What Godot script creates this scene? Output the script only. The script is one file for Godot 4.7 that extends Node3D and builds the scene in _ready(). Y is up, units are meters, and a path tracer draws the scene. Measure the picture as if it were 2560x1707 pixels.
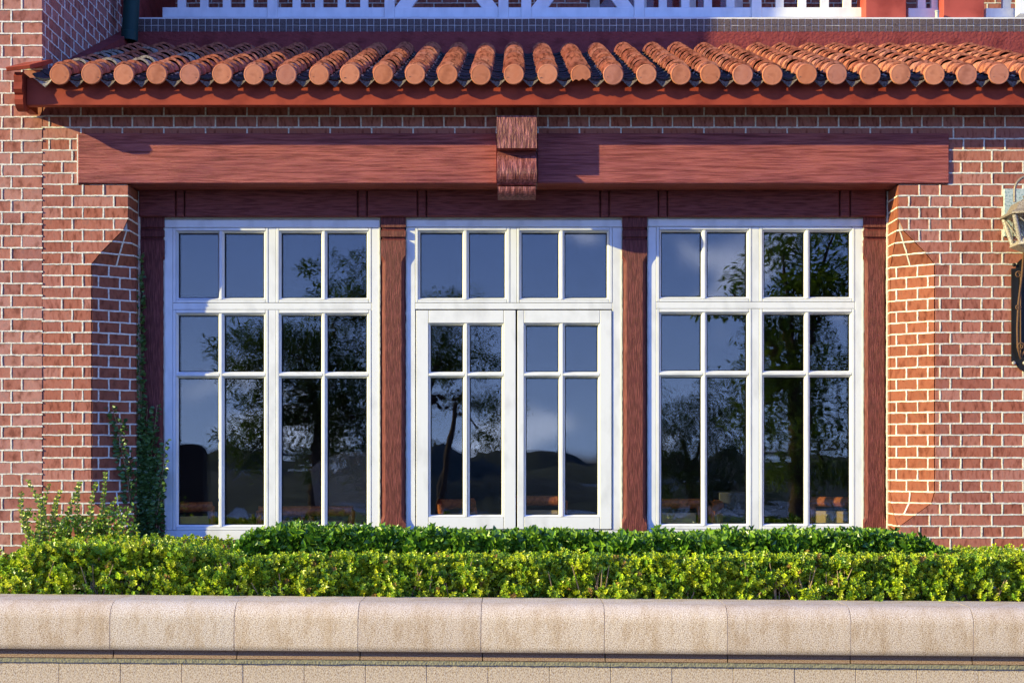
extends Node3D
# Brick facade with three white windows under a tiled pent roof, a planter wall with hedges in front.
# Metres, y up, the brick face is the plane z = 0, the street is at y = 0.

const EYE := 1.6          # eye height
const CAM := 8.532        # distance of the eye from the brick face
const F := 3555.0         # focal length in survey units
const SUN := Vector3(2.5, -0.87, -1.0)

var rng := RandomNumberGenerator.new()
var M := {}
var names := {}

# ------------------------------------------------------------------ survey: a reading taken on the facade, for a surface at depth z, to metres
func sx(u: float, z := 0.0) -> float:
	return (u - 1283.0) * (CAM - z) / F
func sy(v: float, z := 0.0) -> float:
	return EYE + (1140.0 - v) * (CAM - z) / F
func sl(d: float, z := 0.0) -> float:
	return d * (CAM - z) / F

# ------------------------------------------------------------------ mesh builder
class MB:
	var v := PackedVector3Array()
	var n := PackedVector3Array()
	var c := PackedColorArray()
	func tri(a: Vector3, b: Vector3, d: Vector3, out: Vector3) -> void:
		var k := (b - a).cross(d - a)
		if k.length_squared() < 1e-16:
			return
		var m := k.normalized()
		if m.dot(out) < 0.0:
			m = -m
			v.append(a); v.append(b); v.append(d)
		else:
			v.append(a); v.append(d); v.append(b)
		n.append(m); n.append(m); n.append(m)
	func quad(a: Vector3, b: Vector3, d: Vector3, e: Vector3, out: Vector3) -> void:
		tri(a, b, d, out)
		tri(a, d, e, out)
	# smooth quad: normals given
	func squad(a: Vector3, b: Vector3, d: Vector3, e: Vector3, na: Vector3, nb: Vector3, nd: Vector3, ne: Vector3) -> void:
		stri(a, b, d, na, nb, nd)
		stri(a, d, e, na, nd, ne)
	func stri(a: Vector3, b: Vector3, d: Vector3, na: Vector3, nb: Vector3, nd: Vector3) -> void:
		var k := (b - a).cross(d - a)
		if k.length_squared() < 1e-18:
			return
		if k.dot(na + nb + nd) < 0.0:
			v.append(a); v.append(b); v.append(d)
			n.append(na); n.append(nb); n.append(nd)
		else:
			v.append(a); v.append(d); v.append(b)
			n.append(na); n.append(nd); n.append(nb)
	func box(lo: Vector3, hi: Vector3) -> void:
		var p := []
		for i in 8:
			p.append(Vector3(hi.x if i & 1 else lo.x, hi.y if i & 2 else lo.y, hi.z if i & 4 else lo.z))
		quad(p[0], p[1], p[3], p[2], Vector3(0, 0, -1))
		quad(p[4], p[5], p[7], p[6], Vector3(0, 0, 1))
		quad(p[0], p[4], p[6], p[2], Vector3(-1, 0, 0))
		quad(p[1], p[5], p[7], p[3], Vector3(1, 0, 0))
		quad(p[0], p[1], p[5], p[4], Vector3(0, -1, 0))
		quad(p[2], p[3], p[7], p[6], Vector3(0, 1, 0))
	# box whose four front edges (towards +z) are chamfered by k
	func fbox(lo: Vector3, hi: Vector3, k: float) -> void:
		var a := [Vector3(lo.x, lo.y, lo.z), Vector3(hi.x, lo.y, lo.z), Vector3(hi.x, hi.y, lo.z), Vector3(lo.x, hi.y, lo.z)]
		var b := [Vector3(lo.x, lo.y, hi.z - k), Vector3(hi.x, lo.y, hi.z - k), Vector3(hi.x, hi.y, hi.z - k), Vector3(lo.x, hi.y, hi.z - k)]
		var f := [Vector3(lo.x + k, lo.y + k, hi.z), Vector3(hi.x - k, lo.y + k, hi.z), Vector3(hi.x - k, hi.y - k, hi.z), Vector3(lo.x + k, hi.y - k, hi.z)]
		var o := [Vector3(0, -1, 0), Vector3(1, 0, 0), Vector3(0, 1, 0), Vector3(-1, 0, 0)]
		for i in 4:
			var j := (i + 1) % 4
			quad(a[i], a[j], b[j], b[i], o[i])
			quad(b[i], b[j], f[j], f[i], o[i] + Vector3(0, 0, 1))
		quad(f[0], f[1], f[2], f[3], Vector3(0, 0, 1))
		quad(a[0], a[1], a[2], a[3], Vector3(0, 0, -1))
	# prism: polygon pts (in order), extruded from +d/2 to -d/2 along axis
	func prism(pts: Array, d: Vector3) -> void:
		var mid := Vector3.ZERO
		for p in pts:
			mid += p
		mid /= pts.size()
		for i in pts.size():
			var a: Vector3 = pts[i]
			var b: Vector3 = pts[(i + 1) % pts.size()]
			var out := (b - a).cross(d)
			if out.dot((a + b) / 2.0 - mid) < 0.0:
				out = -out
			quad(a - d / 2.0, b - d / 2.0, b + d / 2.0, a + d / 2.0, out)
		var flat := PackedVector2Array()
		var ax := (pts[1] - pts[0] as Vector3).normalized()
		var ay := d.normalized().cross(ax)
		for p in pts:
			flat.append(Vector2((p - pts[0]).dot(ax), (p - pts[0]).dot(ay)))
		var ix := Geometry2D.triangulate_polygon(flat)
		for i in range(0, ix.size(), 3):
			tri(pts[ix[i]] + d / 2.0, pts[ix[i + 1]] + d / 2.0, pts[ix[i + 2]] + d / 2.0, d)
			tri(pts[ix[i]] - d / 2.0, pts[ix[i + 1]] - d / 2.0, pts[ix[i + 2]] - d / 2.0, -d)
	# tube through points with radii
	func tube(p: Array, r: Array, sides := 6) -> void:
		var last_ring := []
		var last_n := []
		for i in p.size():
			var t: Vector3 = (p[min(i + 1, p.size() - 1)] - p[max(i - 1, 0)]).normalized()
			var u := t.cross(Vector3(0.31, 0.17, 0.93)).normalized()
			var w := t.cross(u)
			var ring := []
			var nn := []
			for k in sides:
				var an := TAU * k / sides
				var dd := u * cos(an) + w * sin(an)
				nn.append(dd)
				ring.append(p[i] + dd * r[i])
			if i > 0:
				for k in sides:
					var j := (k + 1) % sides
					squad(last_ring[k], last_ring[j], ring[j], ring[k], last_n[k], last_n[j], nn[j], nn[k])
			else:
				for k in range(1, sides - 1):
					tri(ring[0], ring[k], ring[k + 1], -t)
			if i == p.size() - 1:
				for k in range(1, sides - 1):
					tri(ring[0], ring[k], ring[k + 1], t)
			last_ring = ring
			last_n = nn
	# lathe round the y axis: profile of (radius, y)
	func lathe(prof: Array, sides := 16, at := Vector3.ZERO, turn := 0.0) -> void:
		for i in prof.size() - 1:
			var a: Vector2 = prof[i]
			var b: Vector2 = prof[i + 1]
			var sl := Vector2(b.y - a.y, a.x - b.x).normalized()
			for k in sides:
				var t0 := TAU * k / sides + turn
				var t1 := TAU * (k + 1) / sides + turn
				var d0 := Vector3(cos(t0), 0, sin(t0))
				var d1 := Vector3(cos(t1), 0, sin(t1))
				var up := Vector3(0, 1, 0)
				if sides > 8:
					squad(at + d0 * a.x + up * a.y, at + d1 * a.x + up * a.y, at + d1 * b.x + up * b.y, at + d0 * b.x + up * b.y, d0 * sl.x + up * sl.y, d1 * sl.x + up * sl.y, d1 * sl.x + up * sl.y, d0 * sl.x + up * sl.y)
				else:
					quad(at + d0 * a.x + up * a.y, at + d1 * a.x + up * a.y, at + d1 * b.x + up * b.y, at + d0 * b.x + up * b.y, (d0 + d1) * sl.x + up * sl.y)
	func add(o: MB, t: Transform3D) -> void:
		for q in o.v:
			v.append(t * q)
		for q in o.n:
			n.append((t.basis * q).normalized())
	func mesh() -> ArrayMesh:
		var a := []
		a.resize(Mesh.ARRAY_MAX)
		a[Mesh.ARRAY_VERTEX] = v
		a[Mesh.ARRAY_NORMAL] = n
		if c.size() == v.size() and c.size() > 0:
			a[Mesh.ARRAY_COLOR] = c
		var m := ArrayMesh.new()
		m.add_surface_from_arrays(Mesh.PRIMITIVE_TRIANGLES, a)
		return m

# ------------------------------------------------------------------ nodes
func numbered(called: String) -> String:
	names[called] = names.get(called, -1) + 1
	return called if names[called] == 0 else "%s_%03d" % [called, names[called]]

func thing(called: String, label: String, category: String, group := "", at := Vector3.ZERO) -> Node3D:
	var o := Node3D.new()
	o.name = numbered(called)
	add_child(o)
	o.position = at
	o.set_meta("label", label)
	o.set_meta("category", category)
	o.set_meta("kind", "thing")
	if group != "":
		o.set_meta("group", group)
	return o

func part(called: String, mesh: Mesh, mat: Material, parent: Node3D, at := Transform3D()) -> MeshInstance3D:
	var o := MeshInstance3D.new()
	o.name = called
	o.mesh = mesh
	o.material_override = mat
	o.transform = at
	parent.add_child(o, true)
	return o

func hub(called: String, parent: Node3D) -> Node3D:
	var o := Node3D.new()
	o.name = called
	parent.add_child(o, true)
	return o

func setting(called: String, mesh: Mesh, mat: Material) -> MeshInstance3D:
	var o := MeshInstance3D.new()
	o.name = numbered(called)
	o.mesh = mesh
	o.material_override = mat
	add_child(o)
	o.set_meta("kind", "structure")
	return o

func many(called: String, mesh: Mesh, mat: Material, parent: Node3D, at: Array, tint := []) -> MultiMeshInstance3D:
	var mm := MultiMesh.new()
	mm.transform_format = MultiMesh.TRANSFORM_3D
	mm.use_colors = tint.size() > 0
	mm.mesh = mesh
	mm.instance_count = at.size()
	for i in at.size():
		mm.set_instance_transform(i, at[i])
		if tint.size() > 0:
			mm.set_instance_color(i, tint[i])
	var o := MultiMeshInstance3D.new()
	o.name = called
	o.multimesh = mm
	o.material_override = mat
	parent.add_child(o, true)
	o.set_meta("kind", "stuff")
	return o

# ------------------------------------------------------------------ materials
func lin(r: float, g: float, b: float) -> Color:
	return Color(r, g, b).linear_to_srgb()

func noise(seed_: int, freq: float, ramp: Array, octaves := 4, ridged := false, warp := 0.0, size := 512, gain := 0.5) -> NoiseTexture2D:
	var fn := FastNoiseLite.new()
	fn.seed = seed_
	fn.noise_type = FastNoiseLite.TYPE_SIMPLEX_SMOOTH
	fn.frequency = freq
	fn.fractal_type = FastNoiseLite.FRACTAL_RIDGED if ridged else FastNoiseLite.FRACTAL_FBM
	fn.fractal_octaves = octaves
	fn.fractal_gain = gain
	if warp > 0.0:
		fn.domain_warp_enabled = true
		fn.domain_warp_amplitude = warp
		fn.domain_warp_frequency = freq * 0.7
	var t := NoiseTexture2D.new()
	t.width = size
	t.height = size
	t.seamless = true
	t.generate_mipmaps = false
	t.noise = fn
	if ramp.size() > 0:
		var g := Gradient.new()
		var offs := PackedFloat32Array()
		var cols := PackedColorArray()
		for q in ramp:
			offs.append(q[0])
			cols.append(q[1])
		g.offsets = offs
		g.colors = cols
		t.color_ramp = g
	return t

func mat(color: Color, rough := 0.8, tex: Texture2D = null, scale := Vector3.ONE, bump: Texture2D = null, relief := 0.1) -> StandardMaterial3D:
	var m := StandardMaterial3D.new()
	m.albedo_color = color
	m.roughness = rough
	m.metallic_specular = 0.32
	if tex or bump:
		m.uv1_triplanar = true
		m.uv1_world_triplanar = true
		m.uv1_scale = scale
		m.uv1_triplanar_sharpness = 8.0
	if tex:
		m.albedo_texture = tex
	if bump:
		m.heightmap_enabled = true
		m.heightmap_texture = bump
		m.heightmap_scale = relief
	return m

# a second, coarser pattern multiplied over the first
func overlay(m: StandardMaterial3D, tex: Texture2D, scale: Vector3) -> void:
	m.detail_enabled = true
	m.detail_albedo = tex
	m.detail_blend_mode = BaseMaterial3D.BLEND_MODE_MUL
	m.detail_uv_layer = BaseMaterial3D.DETAIL_UV_2
	m.uv2_triplanar = true
	m.uv2_world_triplanar = true
	m.uv2_scale = scale

func grey(k: float) -> Color:
	return Color(k, k, k)

func make_materials() -> void:
	# fired clay: mottling that multiplies a brick's own colour
	var clay := noise(11, 0.012, [[0.0, Color(0.66, 0.6, 0.58)], [0.36, Color(0.92, 0.9, 0.89)], [0.6, Color(1, 1, 1)], [1.0, Color(0.86, 0.92, 0.94)]], 5, false, 20.0)
	var rough_h := noise(12, 0.04, [], 4)
	M.bricks = []
	for c in [[0.43, 0.152, 0.105], [0.415, 0.142, 0.094], [0.445, 0.17, 0.122], [0.40, 0.135, 0.09], [0.44, 0.16, 0.115], [0.43, 0.16, 0.122], [0.41, 0.133, 0.085], [0.36, 0.118, 0.082], [0.47, 0.195, 0.15], [0.37, 0.13, 0.095]]:
		M.bricks.append(mat(lin(c[0], c[1], c[2]), 0.85, clay, Vector3(4.5, 1.7, 4.5), rough_h, 0.04))
	M.corner_bricks = []   # oranger bricks of the splayed corners, their colour also darkened to offset the sun
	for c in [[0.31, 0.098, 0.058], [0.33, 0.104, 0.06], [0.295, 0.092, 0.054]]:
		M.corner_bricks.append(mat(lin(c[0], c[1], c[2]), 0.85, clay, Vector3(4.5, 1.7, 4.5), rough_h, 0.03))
	M.pink_bricks = []
	for c in [[0.43, 0.19, 0.15], [0.46, 0.21, 0.175], [0.40, 0.15, 0.11], [0.44, 0.17, 0.125], [0.37, 0.145, 0.118], [0.47, 0.215, 0.17]]:
		M.pink_bricks.append(mat(lin(c[0], c[1], c[2]), 0.85, clay, Vector3(2.3, 1.6, 2.3), rough_h, 0.05))
	M.olive_brick = mat(lin(0.36, 0.25, 0.14), 0.85, clay, Vector3(2.3, 1.6, 2.3))
	var chalk := noise(13, 0.05, [[0.0, Color(0.72, 0.68, 0.62)], [0.4, Color(0.93, 0.92, 0.9)], [1.0, Color(1, 1, 1)]], 5)
	M.mortar = mat(lin(0.86, 0.83, 0.76), 0.95, chalk, Vector3(2, 2, 2), rough_h, 0.1)
	M.roof_mortar = mat(lin(0.58, 0.50, 0.36), 0.95, chalk, Vector3(9, 9, 9), rough_h, 0.3)
	M.core = mat(lin(0.5, 0.46, 0.4), 0.95)
	# painted embossed timber, grain along x and along y
	var grain_c := noise(21, 0.010, [[0.0, Color(0.66, 0.58, 0.58)], [0.42, Color(0.9, 0.87, 0.87)], [0.62, Color(1, 1, 1)], [0.8, Color(1, 1, 1)], [1.0, Color(1, 1, 1)]], 4, false, 45.0, 1024)
	var grain_h := noise(22, 0.011, [], 3, true, 60.0, 1024)
	var fine_h := noise(25, 0.013, [], 3, true, 70.0, 1024)
	M.beam = mat(lin(0.41, 0.115, 0.102), 0.45, grain_c, Vector3(0.24, 5.2, 5.2), fine_h, 0.4)
	var scuff := noise(26, 0.006, [[0.0, Color(0.86, 0.84, 0.9)], [0.45, Color(0.97, 0.96, 0.97)], [0.6, Color(1, 1, 1)], [1.0, Color(1.0, 0.98, 0.95)]], 5, false, 40.0)
	overlay(M.beam, scuff, Vector3(0.5, 1.4, 1.4))
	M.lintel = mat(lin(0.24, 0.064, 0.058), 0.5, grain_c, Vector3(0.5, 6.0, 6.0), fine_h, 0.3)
	var worn := noise(23, 0.012, [[0.0, Color(0.6, 0.55, 0.55)], [0.48, Color(0.76, 0.72, 0.72)], [0.6, Color(0.86, 0.85, 0.85)], [0.68, Color(1.0, 1.0, 1.0)], [1.0, Color(1, 1, 1)]], 4, false, 40.0, 1024)
	M.post = mat(lin(0.24, 0.062, 0.056), 0.5, worn, Vector3(13.0, 0.7, 13.0), fine_h, 0.22)
	var bark := noise(24, 0.009, [[0.0, Color(0.55, 0.45, 0.46)], [0.5, Color(0.75, 0.7, 0.7)], [0.66, Color(1.0, 0.98, 0.98)], [1.0, Color(1, 1, 1)]], 4, false, 70.0, 1024)
	M.bracket = mat(lin(0.40, 0.145, 0.14), 0.42, bark, Vector3(4.5, 0.8, 4.5), grain_h, 0.5)
	M.groove = mat(lin(0.5, 0.3, 0.2), 0.8)
	# red paint on the fascia: blotches and scuffs
	var blot := noise(31, 0.008, [[0.0, Color(0.80, 0.74, 0.74)], [0.5, Color(0.97, 0.97, 0.97)], [0.75, Color(1, 1, 1)], [1.0, Color(1, 1, 1)]], 5)
	M.fascia = mat(lin(0.35, 0.055, 0.026), 0.6, blot, Vector3(1.1, 1.8, 1.1))
	M.red_plaster = mat(lin(0.26, 0.05, 0.045), 0.8, blot, Vector3(1.4, 1.8, 1.4), rough_h, 0.4)
	M.red_column = mat(lin(0.44, 0.085, 0.062), 0.7, blot, Vector3(0.8, 0.8, 0.8))
	# roof clay
	var fired := noise(32, 0.02, [[0.0, Color(0.5, 0.47, 0.46)], [0.4, Color(0.86, 0.83, 0.81)], [0.55, Color(1, 1, 1)], [1.0, Color(1, 0.97, 0.95)]], 6, false, 20.0, 512, 0.6)
	M.tiles = []
	for c in [[0.50, 0.18, 0.10], [0.46, 0.155, 0.085], [0.53, 0.205, 0.12], [0.47, 0.17, 0.105], [0.43, 0.14, 0.08], [0.55, 0.22, 0.135], [0.36, 0.125, 0.08], [0.48, 0.20, 0.14]]:
		M.tiles.append(mat(lin(c[0], c[1], c[2]), 0.9, fired, Vector3(2.6, 2.6, 2.6), rough_h, 0.08))
	var soft := noise(33, 0.006, [[0.0, Color(0.86, 0.82, 0.8)], [0.5, Color(1, 1, 1)], [1.0, Color(0.96, 0.92, 0.9)]], 3)
	M.discs = []
	for c in [[0.52, 0.19, 0.105], [0.50, 0.175, 0.09], [0.49, 0.19, 0.125], [0.55, 0.21, 0.12]]:
		M.discs.append(mat(lin(c[0], c[1], c[2]), 0.85, soft, Vector3(3, 3, 3)))
	M.grey_tile = mat(lin(0.36, 0.32, 0.27), 0.9, fired, Vector3(5, 5, 5))
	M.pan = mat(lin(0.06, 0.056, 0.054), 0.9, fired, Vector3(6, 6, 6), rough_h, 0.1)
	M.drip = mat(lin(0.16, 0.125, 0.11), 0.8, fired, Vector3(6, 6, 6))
	# white joinery
	var wipe := noise(41, 0.01, [[0.0, Color(0.93, 0.93, 0.93)], [0.5, Color(1, 1, 1)], [1.0, Color(1, 1, 1)]], 4)
	M.white = mat(lin(0.80, 0.80, 0.80), 0.45, wipe, Vector3(1.2, 0.6, 1.2))
	M.sealant = mat(lin(0.55, 0.53, 0.45), 0.7)
	M.gasket = mat(lin(0.02, 0.02, 0.02), 0.6)
	M.glass = StandardMaterial3D.new()
	M.glass.albedo_color = Color(1, 1, 1, 0.0)
	M.glass.transparency = BaseMaterial3D.TRANSPARENCY_ALPHA
	M.glass.roughness = 0.0
	M.glass.metallic_specular = 0.5
	# stone
	var gran := noise(51, 0.085, [[0.0, Color(0.36, 0.31, 0.28)], [0.33, Color(0.70, 0.59, 0.5)], [0.46, Color(0.93, 0.86, 0.79)], [0.58, Color(1.0, 0.98, 0.96)], [1.0, Color(1, 1, 1)]], 3, false, 0.0, 1024, 0.9)
	var stains := noise(52, 0.006, [[0.0, Color(0.86, 0.81, 0.74)], [0.4, Color(0.96, 0.945, 0.92)], [0.55, Color(1, 1, 1)], [1.0, Color(0.97, 0.97, 0.98)]], 7, false, 20.0, 1024, 0.8)
	M.granites = []
	for c in [[0.78, 0.72, 0.645], [0.74, 0.67, 0.595], [0.80, 0.73, 0.645], [0.76, 0.71, 0.65]]:
		var gm := mat(lin(c[0], c[1], c[2]), 0.8, gran, Vector3(1.6, 1.6, 1.6), rough_h, 0.06)
		overlay(gm, stains, Vector3(0.9, 0.33, 0.9))
		M.granites.append(gm)
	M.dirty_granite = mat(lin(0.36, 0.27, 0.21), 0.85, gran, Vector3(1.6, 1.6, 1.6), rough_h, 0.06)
	M.ashlar = mat(lin(0.64, 0.575, 0.50), 0.85, gran, Vector3(1.9, 0.9, 1.9), rough_h, 0.1)
	M.green_mortar = mat(lin(0.33, 0.31, 0.22), 0.95, chalk, Vector3(3, 3, 3), rough_h, 0.3)
	M.pale_mortar = mat(lin(0.50, 0.40, 0.33), 0.95)
	M.mosaic = mat(lin(0.14, 0.105, 0.10), 0.55, fired, Vector3(7, 7, 7))
	M.grout = mat(lin(0.78, 0.76, 0.74), 0.9)
	M.green_pipe = mat(lin(0.012, 0.05, 0.045), 0.5)
	M.grey_pipe = mat(lin(0.4, 0.42, 0.42), 0.5)
	M.black_iron = mat(lin(0.016, 0.015, 0.014), 0.38)
	M.rusty_iron = mat(lin(0.16, 0.085, 0.05), 0.6, fired, Vector3(20, 20, 20))
	M.lamp_metal = mat(lin(0.46, 0.42, 0.38), 0.45, fired, Vector3(9, 9, 9))
	M.lamp_metal.metallic = 0.2
	M.lamp_hood = mat(lin(0.30, 0.26, 0.23), 0.45, fired, Vector3(9, 9, 9))
	M.lamp_hood.metallic = 0.2
	M.marble = mat(lin(0.52, 0.58, 0.58), 0.4, noise(61, 0.02, [[0.0, Color(0.55, 0.65, 0.66)], [0.5, Color(0.95, 0.97, 0.97)], [1.0, Color(1, 1, 1)]], 5, false, 30.0), Vector3(5, 5, 5))
	# plants
	M.leaf = leaf_mat(0.35)
	M.gloss_leaf = leaf_mat(0.28)
	M.tree_leaf = leaf_mat(0.4)
	M.tree_leaf.backlight = Color(0.8, 0.85, 0.4)
	M.twig = mat(lin(0.36, 0.26, 0.16), 0.9)
	M.trunk = mat(lin(0.10, 0.075, 0.055), 0.9, fired, Vector3(2, 1, 2))
	M.soil = mat(lin(0.05, 0.038, 0.028), 1.0, fired, Vector3(2, 2, 2))
	# street and interior
	M.paving = mat(lin(0.10, 0.095, 0.09), 0.9, gran, Vector3(0.7, 0.7, 0.7))
	M.land = mat(lin(0.06, 0.075, 0.045), 1.0)
	M.hill = mat(lin(0.045, 0.065, 0.045), 1.0, fired, Vector3(0.01, 0.01, 0.01))
	M.water = mat(lin(0.03, 0.05, 0.07), 0.25)
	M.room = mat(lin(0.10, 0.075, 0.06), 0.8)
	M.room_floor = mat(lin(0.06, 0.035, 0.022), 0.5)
	M.chair_wood = mat(lin(0.42, 0.13, 0.035), 0.3, grain_c, Vector3(3, 3, 3))
	M.chair_pad = mat(lin(0.40, 0.29, 0.14), 0.6)
	M.leather = mat(lin(0.20, 0.15, 0.11), 0.5)
	M.dark_cabinet = mat(lin(0.03, 0.024, 0.02), 0.5)
	M.slate = mat(lin(0.10, 0.10, 0.09), 0.8)
	M.brass = mat(lin(0.6, 0.42, 0.2), 0.3)
	M.brass.metallic = 0.8

func leaf_mat(rough: float) -> StandardMaterial3D:
	var m := StandardMaterial3D.new()
	m.vertex_color_use_as_albedo = true
	m.roughness = rough
	m.backlight_enabled = true
	m.backlight = Color(0.45, 0.5, 0.25)
	return m

# ------------------------------------------------------------------ masonry
# a brick whose face has the corners a b c d (left-bottom, right-bottom, right-top, left-top), set in joints of width g
func quad_brick(parent: Node3D, a: Vector3, b: Vector3, c: Vector3, d: Vector3, out: Vector3, m: Material, g := 0.0085) -> void:
	var ex := (b - a).normalized() * g * 0.5
	var ey := (d - a).normalized() * g * 0.5
	if (b - a).length() < g * 1.6 or (c - d).length() < g * 0.6:
		return
	var q := [a + ex + ey, b - ex + ey, c - ex - ey, d + ex - ey]
	var lift := out * rng.randf_range(-0.0012, 0.0012)
	for i in 4:
		q[i] += lift
	var mb := MB.new()
	var back := -out * 0.045
	mb.quad(q[0], q[1], q[2], q[3], out)
	for i in 4:
		var j := (i + 1) % 4
		var o: Vector3 = (q[i] + q[j]) / 2.0 - (q[0] + q[1] + q[2] + q[3]) / 4.0
		mb.quad(q[i], q[j], q[j] + back, q[i] + back, o)
	part("brick", mb.mesh(), m, parent)

var box_cache := {}
# a rectangular brick of that size, centre of its face at p, face turned by basis b (its z is the outward normal)
func box_brick(parent: Node3D, p: Vector3, w: float, h: float, b: Basis, m: Material) -> void:
	var key := "%d_%d" % [roundi(w * 2000.0), roundi(h * 2000.0)]
	if not box_cache.has(key):
		var mb := MB.new()
		mb.fbox(Vector3(-w / 2, -h / 2, -0.045), Vector3(w / 2, h / 2, 0.0), 0.0012)
		box_cache[key] = mb.mesh()
	var jig := Basis.from_euler(Vector3(rng.randf_range(-0.012, 0.012), rng.randf_range(-0.008, 0.008), rng.randf_range(-0.004, 0.004)))
	part("brick", box_cache[key], m, parent, Transform3D(b * jig, p + b.z * rng.randf_range(-0.001, 0.001)))

# raised ragged pointing from p to q on a face with normal out
func bead(mb: MB, p: Vector3, q: Vector3, out: Vector3, w := 0.0102, h := 0.003) -> void:
	var t := (q - p).normalized()
	var side := out.cross(t).normalized()
	var k := maxi(1, int((q - p).length() / 0.022))
	var last := []
	for i in k + 1:
		var at := p.lerp(q, float(i) / k) + side * rng.randf_range(-0.0009, 0.0009)
		var l := w * 0.5 + rng.randf_range(-0.0014, 0.0014)
		var r := w * 0.5 + rng.randf_range(-0.0014, 0.0014)
		var e := h + rng.randf_range(-0.0008, 0.0008)
		var ring := [at - side * l - out * 0.003, at - side * l * 0.8 + out * e, at + side * r * 0.8 + out * e, at + side * r - out * 0.003]
		if i > 0:
			mb.quad(last[0], last[1], ring[1], ring[0], -side)
			mb.quad(last[1], last[2], ring[2], ring[1], out)
			mb.quad(last[2], last[3], ring[3], ring[2], side)
		last = ring

# one course on a flat face: bricks between s0 and s1 with joints at the given places; s runs along axis ex from origin o
func course(parent: Node3D, mb: MB, o: Vector3, ex: Vector3, out: Vector3, s0: float, s1: float, y0: float, y1: float, joints: Array, mats: Array, bed := true) -> void:
	var cuts := [s0]
	for j in joints:
		if j > s0 + 0.012 and j < s1 - 0.012:
			cuts.append(j)
	cuts.append(s1)
	var b := Basis(ex, Vector3.UP, out)
	if ex.cross(Vector3.UP).dot(out) < 0.0:
		b = Basis(-ex, Vector3.UP, out)
	for i in cuts.size() - 1:
		var w: float = cuts[i + 1] - cuts[i]
		var mid: Vector3 = o + ex * (cuts[i] + cuts[i + 1]) / 2.0 + Vector3.UP * (y0 + y1) / 2.0
		box_brick(parent, mid, w - 0.0085, y1 - y0 - 0.0085, b, mats[rng.randi() % mats.size()])
		if i > 0:
			bead(mb, o + ex * cuts[i] + Vector3.UP * (y0 + 0.003), o + ex * cuts[i] + Vector3.UP * (y1 - 0.003), out)
	if bed:
		bead(mb, o + ex * s0 + Vector3.UP * y0, o + ex * s1 + Vector3.UP * y0, out)

func steps(from: float, every: float, lo: float, hi: float) -> Array:
	var out := []
	var k := floorf((lo - from) / every)
	while from + k * every < hi:
		out.append(from + k * every)
		k += 1
	return out

const BED := 3.640       # a bed joint of the main wall
const PITCH := 0.06834
const CORNER := 2.311    # square corner of the opening
const ARRIS := 2.532     # outer edge of the chamfer
const CHAMFER := 0.17    # its depth
const REVEAL := 0.232

func cham(y: float) -> float:
	return clampf((2.987 - y) / (2.987 - 2.764), 0.0, 1.0) * clampf((y - 1.17) / (1.33 - 1.17), 0.0, 1.0)

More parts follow.
